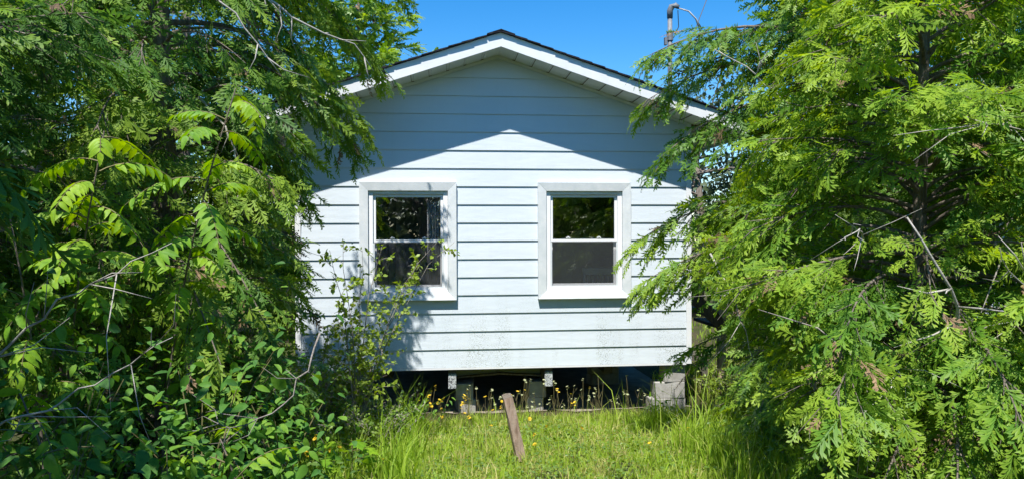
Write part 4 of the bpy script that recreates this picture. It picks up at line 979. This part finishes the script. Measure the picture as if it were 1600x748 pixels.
bare('pale forked twig rising at the left edge of the view', [(-1.45, -6.0, 1.58), (-1.2, -6.02, 1.83), (-.95, -6.05, 1.98), (-.79, -6.05, 2.06)], .005, 7, 402)
bare('long pale twig slanting low across the bottom left leaves', [(-1.45, -6.0, 1.48), (-1.1, -6.0, 1.60), (-.79, -6.05, 1.78)], .0045, 7, 403)
bare('bare curved branch hanging in front of the shaded eave', [(-1.75, -2.75, 4.1), (-1.35, -2.9, 3.85), (-.95, -2.8, 3.6), (-.62, -2.6, 3.52), (-.5, -2.5, 3.35)], .014, 8, 404)
bare('bare branch high under the shaggy cedar above the saplings', [(-2.1, -3.6, 4.0), (-1.7, -3.7, 3.75), (-1.25, -3.6, 3.45), (-1.0, -3.5, 3.1)], .012, 8, 405)
bare('bare hooked branch beside the shaded wall corner', [(-1.6, -3.2, 3.0), (-1.42, -3.25, 2.8), (-1.32, -3.2, 2.5), (-1.3, -3.2, 2.2)], .009, 6, 406)
bare('bare grey limb between the roof corner and the right-hand cedar', [(3.3, -2.3, 2.95), (2.85, -2.5, 3.15), (2.5, -2.6, 3.38), (2.2, -2.6, 3.55)], .012, 7, 407)
bare('bare grey limb in the middle of the young bright cedar', [(2.75, -4.6, 1.25), (2.55, -5.0, 1.5), (2.3, -5.2, 1.85), (2.1, -5.2, 2.15)], .015, 9, 408)
bare('bare twig hanging over the grass beside the young cedar', [(1.75, -3.7, 1.95), (1.83, -3.85, 1.72), (1.92, -3.9, 1.45), (1.95, -3.9, 1.25)], .007, 4, 409)
bare('bare pale twig crossing in front of the porch stair', [(2.9, -2.4, 2.0), (2.5, -2.7, 1.75), (2.15, -2.8, 1.55)], .008, 5, 410)
bare('bare branch low in the young cedar near the bottom edge', [(2.6, -4.6, 1.0), (2.2, -4.9, 1.12), (1.75, -5.0, 1.22)], .006, 7, 411)
bare('bare twigs sticking out at the right edge of the view', [(3.3, -4.9, 1.9), (2.95, -5.1, 1.8), (2.6, -5.3, 1.85)], .012, 7, 412)

for k, (a, b_, c) in enumerate([((2.3, -4.5, 2.0), (2.0, -5.0, 2.1), (1.75, -5.3, 2.05)), ((2.9, -4.9, 1.6), (2.6, -5.4, 1.75), (2.25, -5.6, 1.95)), ((2.5, -4.6, 1.5), (2.1, -5.1, 1.4), (1.85, -5.2, 1.2)), ((3.0, -4.7, 2.5), (2.7, -5.1, 2.6), (2.3, -5.3, 2.55))]):
    bare(['pale bare twig at mid height of the young cedar', 'pale forked twig at the right edge in the young cedar', 'bare drooping twig low in the young cedar', 'upper bare twig in the young cedar'][k], [a, b_, c], .0065, 7, 420 + k)
# ---- grass
def grass():
    rs = np.random.RandomState(9)
    def area(n, x0, x1, y0, y1, h, tint, wid=.0045, clump=0, keep=None, lean=.45):
        if clump:
            c = np.stack([rs.uniform(x0, x1, clump), rs.uniform(y0, y1, clump)], 1); i = rs.randint(0, clump, n); p = c[i] + rs.normal(0, .05, (n, 2))
        else: p = np.stack([rs.uniform(x0, x1, n), rs.uniform(y0, y1, n)], 1)
        p = p[~((p[:, 0] > HX0 - .05) & (p[:, 0] < HX1 + .05) & (p[:, 1] > -.12))]
        if keep is not None: p = p[keep(p)]
        N = len(p); z = gz(p[:, 0], p[:, 1]) - .008; az = rs.uniform(0, 6.283, N); H = h * rs.uniform(.4, 1.15, N) * np.where(rs.rand(N) < .06, 1.9, 1); patch = .80 + .30 * np.sin(p[:, 0] * 3.1 + 1.3 * np.sin(p[:, 1] * 2.3)) * np.cos(p[:, 1] * 2.9) + .28 * np.sin(p[:, 0] * 9.7 + 2 * p[:, 1]) * np.sin(p[:, 1] * 8.3 - p[:, 0])
        H *= patch; le = lean * rs.uniform(.1, 1.2, N); la = rs.uniform(0, 6.283, N)
        B = np.stack([p[:, 0], p[:, 1], z], 1); s = np.stack([np.cos(az), np.sin(az), 0 * az], 1) * (wid * rs.uniform(.7, 1.4, N))[:, None]
        d = np.stack([np.cos(la), np.sin(la), 0 * la], 1)
        m = B + d * (le * H * .3)[:, None] + np.stack([0 * H, 0 * H, H * .55], 1); t = B + d * (le * H)[:, None] + np.stack([0 * H, 0 * H, H * (1 - .35 * le)], 1)
        V = np.stack([B - s, B + s, m - s * .8, m + s * .8, t], 1).reshape(-1, 3)
        F = np.array([(0, 1, 3), (0, 3, 2), (2, 3, 4)])[None] + (np.arange(N) * 5)[:, None, None]
        tt = np.clip(tint + rs.normal(0, .13, N) + np.where(rs.rand(N) < .05, .45, 0), 0, 1)
        TG.raw(V, F.reshape(-1, 3), np.repeat(tt, 5) + np.tile([-.08, -.08, 0, 0, .08], N))
    TG = TR()
    area(46000, -1.1, 3.4, -3.6, -.22, .072, .55, .0042)
    area(7000, -1.0, 3.3, -3.5, -.25, .13, .95, .004, 160, None, .9)
    area(1500, -.6, 3.0, -3.3, -.5, .22, .55, .004, 260, None, .5)
    area(900, -.5, 2.9, -.9, -.4, .24, .6, .004, 70, None, .5)
    area(9000, -1.2, 3.6, -4.6, -3.4, .11, .48)
    area(8000, -1.1, 3.6, -3.6, -.3, .13, .48, .0045, 420, None, .7)
    area(4500, -1.4, -.2, -3.6, -.5, .38, .36, .005, 150, None, .6)
    area(6500, 1.9, 4.2, -4.2, -.6, .34, .40, .005, 160, None, .6)
    area(4200, -.8, 3.1, -.75, -.18, .15, .5, .004, 120, None, .5)
    area(2600, 2.95, 5.5, -.8, 2.5, .32, .6, .006, 120, None, .6)
    area(4500, -.7, 3.0, -.42, -.11, .085, .52, .0042)
    area(9000, -7, 9, -9.5, -3.6, .16, .40, .007)
    area(4000, 3.4, 10, -3.6, 8, .18, .5, .01)
    area(3000, -8, -1.6, -3.6, 6, .18, .35, .01)
    tag(TG.build('grass', M['grass']), 'sunlit lime green unmown grass of the yard', 'grass', None, 'stuff')
grass()

# low clover-like ground cover between the grass
def cover():
    rs = np.random.RandomState(19); N = 9000
    x = rs.uniform(-1.0, 3.3, N); y = rs.uniform(-3.5, -.25, N); z = gz(x, y) + rs.uniform(.015, .08, N)
    tr = TR(); tr.scatter(leaf_template(.75, .2, .1, stations=(0, .45, 1)), np.stack([x, y, z], 1), np.stack([rs.normal(0, 1, N), rs.normal(0, 1, N), rs.uniform(-.2, .5, N)], 1), rs.normal(0, .4, (N, 3)) + [0, 0, 1], rs.uniform(.018, .042, N), rs.uniform(.25, .9, N))
    N = 2600; x = np.r_[rs.uniform(-1.6, -.5, N // 2), rs.uniform(2.2, 3.6, N - N // 2)]; y = rs.uniform(-4.2, -.4, N); z = gz(x, y) + rs.uniform(.02, .25, N)
    tr.scatter(LEAF, np.stack([x, y, z], 1), np.stack([rs.normal(0, 1, N), rs.normal(0, 1, N), rs.uniform(-.3, .5, N)], 1), rs.normal(0, .4, (N, 3)) + [0, 0, 1], rs.uniform(.03, .07, N), rs.uniform(.1, .6, N))
    tag(tr.build('ground_cover', M['shrub']), 'small clover and weed leaves growing low among the grass', 'ground cover', None, 'stuff')
cover()

# ---- wildflowers
def stem_mesh(h, bend, seed):
    m = MB(); m.tube([(0, 0, 0), (bend * .3, 0, h * .5), (bend, 0, h)], [.0028, .0024, .0018], 4)
    if seed:
        rs = np.random.RandomState(seed)
        for _ in range(3):
            u = rs.uniform(.35, .75); a = rs.uniform(0, 6.28); m.tube([(bend * u * .6, 0, h * u), (bend * u * .6 + .05 * math.cos(a), .05 * math.sin(a), h * u + .08)], [.0018, .001], 3)
    o = m.build('stem', M['stem']); me = o.data; bpy.data.objects.remove(o); return me
def bloom_mesh(r, n, mat):
    m = MB()
    for i in range(n):
        a = 6.283 * i / n; b = .5 * 6.283 / n * .85
        m.add([(0, 0, 0), (r * .6 * math.cos(a - b), r * .6 * math.sin(a - b), r * .18), (r * math.cos(a), r * math.sin(a), r * .12), (r * .6 * math.cos(a + b), r * .6 * math.sin(a + b), r * .18)], [(0, 1, 2, 3)])
    m.add([(0, 0, -.006), (.004, 0, 0), (0, .004, 0), (-.004, 0, 0), (0, -.004, 0), (0, 0, .006)], [(0, 2, 1), (0, 3, 2), (0, 4, 3), (0, 1, 4), (5, 1, 2), (5, 2, 3), (5, 3, 4), (5, 4, 1)])
    o = m.build('bloom', mat); me = o.data; bpy.data.objects.remove(o); return me
STEMS = [(h, b, stem_mesh(h, b, i)) for i, (h, b) in enumerate([(.44, .03), (.36, .06), (.5, -.04), (.28, .05), (.40, -.07)])]
YB = [bloom_mesh(.021, 9, M['petal']), bloom_mesh(.016, 7, M['petal'])]; SB = [bloom_mesh(.014, 6, M['seed']), bloom_mesh(.018, 8, M['seed'])]
def flowers(n, x0, x1, y0, y1, sc, label, group, lib, seed, nm):
    rs = np.random.RandomState(seed)
    for i in range(n):
        x, y = rs.uniform(x0, x1), rs.uniform(y0, y1); h, b, sm_ = STEMS[rs.randint(0, 5)]; s = sc * rs.uniform(.75, 1.15)
        t = empty(nm, (x, y, float(gz(x, y)) - .01), label, 'flower', group); t.rotation_euler = (rs.uniform(-.12, .12), rs.uniform(-.12, .12), rs.uniform(0, 6.28)); t.scale = (s, s, s)
        link(bpy.data.objects.new('stem', sm_), t)
        for k in range(rs.randint(1, 4)):
            o = bpy.data.objects.new('bloom', lib[rs.randint(0, 2)]); link(o, t); o.location = (b + rs.uniform(-.02, .02) * (k > 0), rs.uniform(-.02, .02) * (k > 0), h - .02 * k); o.rotation_euler = (rs.uniform(-.6, .6), rs.uniform(-.6, .6), 0); o.scale = (1 / s,) * 3
flowers(26, -.25, .65, -1.1, -.45, .9, 'yellow wildflower on a thin stem between the shrub and the leaning post', 'yellow wildflowers near the shrub', YB, 501, 'yellow_wildflower')
flowers(60, .3, 2.5, -.80, -.28, .95, 'thin weed with pale seed heads against the dark crawlspace', 'pale seed heads along the crawlspace', SB, 502, 'seed_head_weed')
flowers(10, .6, 1.6, -.75, -.4, .9, 'yellow wildflower against the dark crawlspace right of the post', 'yellow wildflowers along the crawlspace', YB, 503, 'yellow_wildflower')
flowers(12, -.3, 2.6, -2.9, -1.1, .38, 'tiny yellow wildflower low in the sunny grass', 'tiny yellow wildflowers in the lawn', YB, 504, 'yellow_wildflower')
flowers(10, -1.0, -.3, -3.4, -2.7, .75, 'yellow wildflower in the shaded grass at the bottom edge', 'yellow wildflowers in the shaded grass', YB, 505, 'yellow_wildflower')
flowers(14, 2.9, 3.6, -.5, .3, 1.15, 'tall pale seed head weed beside the concrete corner pier', 'tall weeds beside the corner pier', SB, 506, 'seed_head_weed')
flowers(8, 2.2, 3.2, -2.0, -.6, .7, 'yellow wildflower in the long grass below the right-hand cedars', 'yellow wildflowers below the cedars', YB, 507, 'yellow_wildflower')
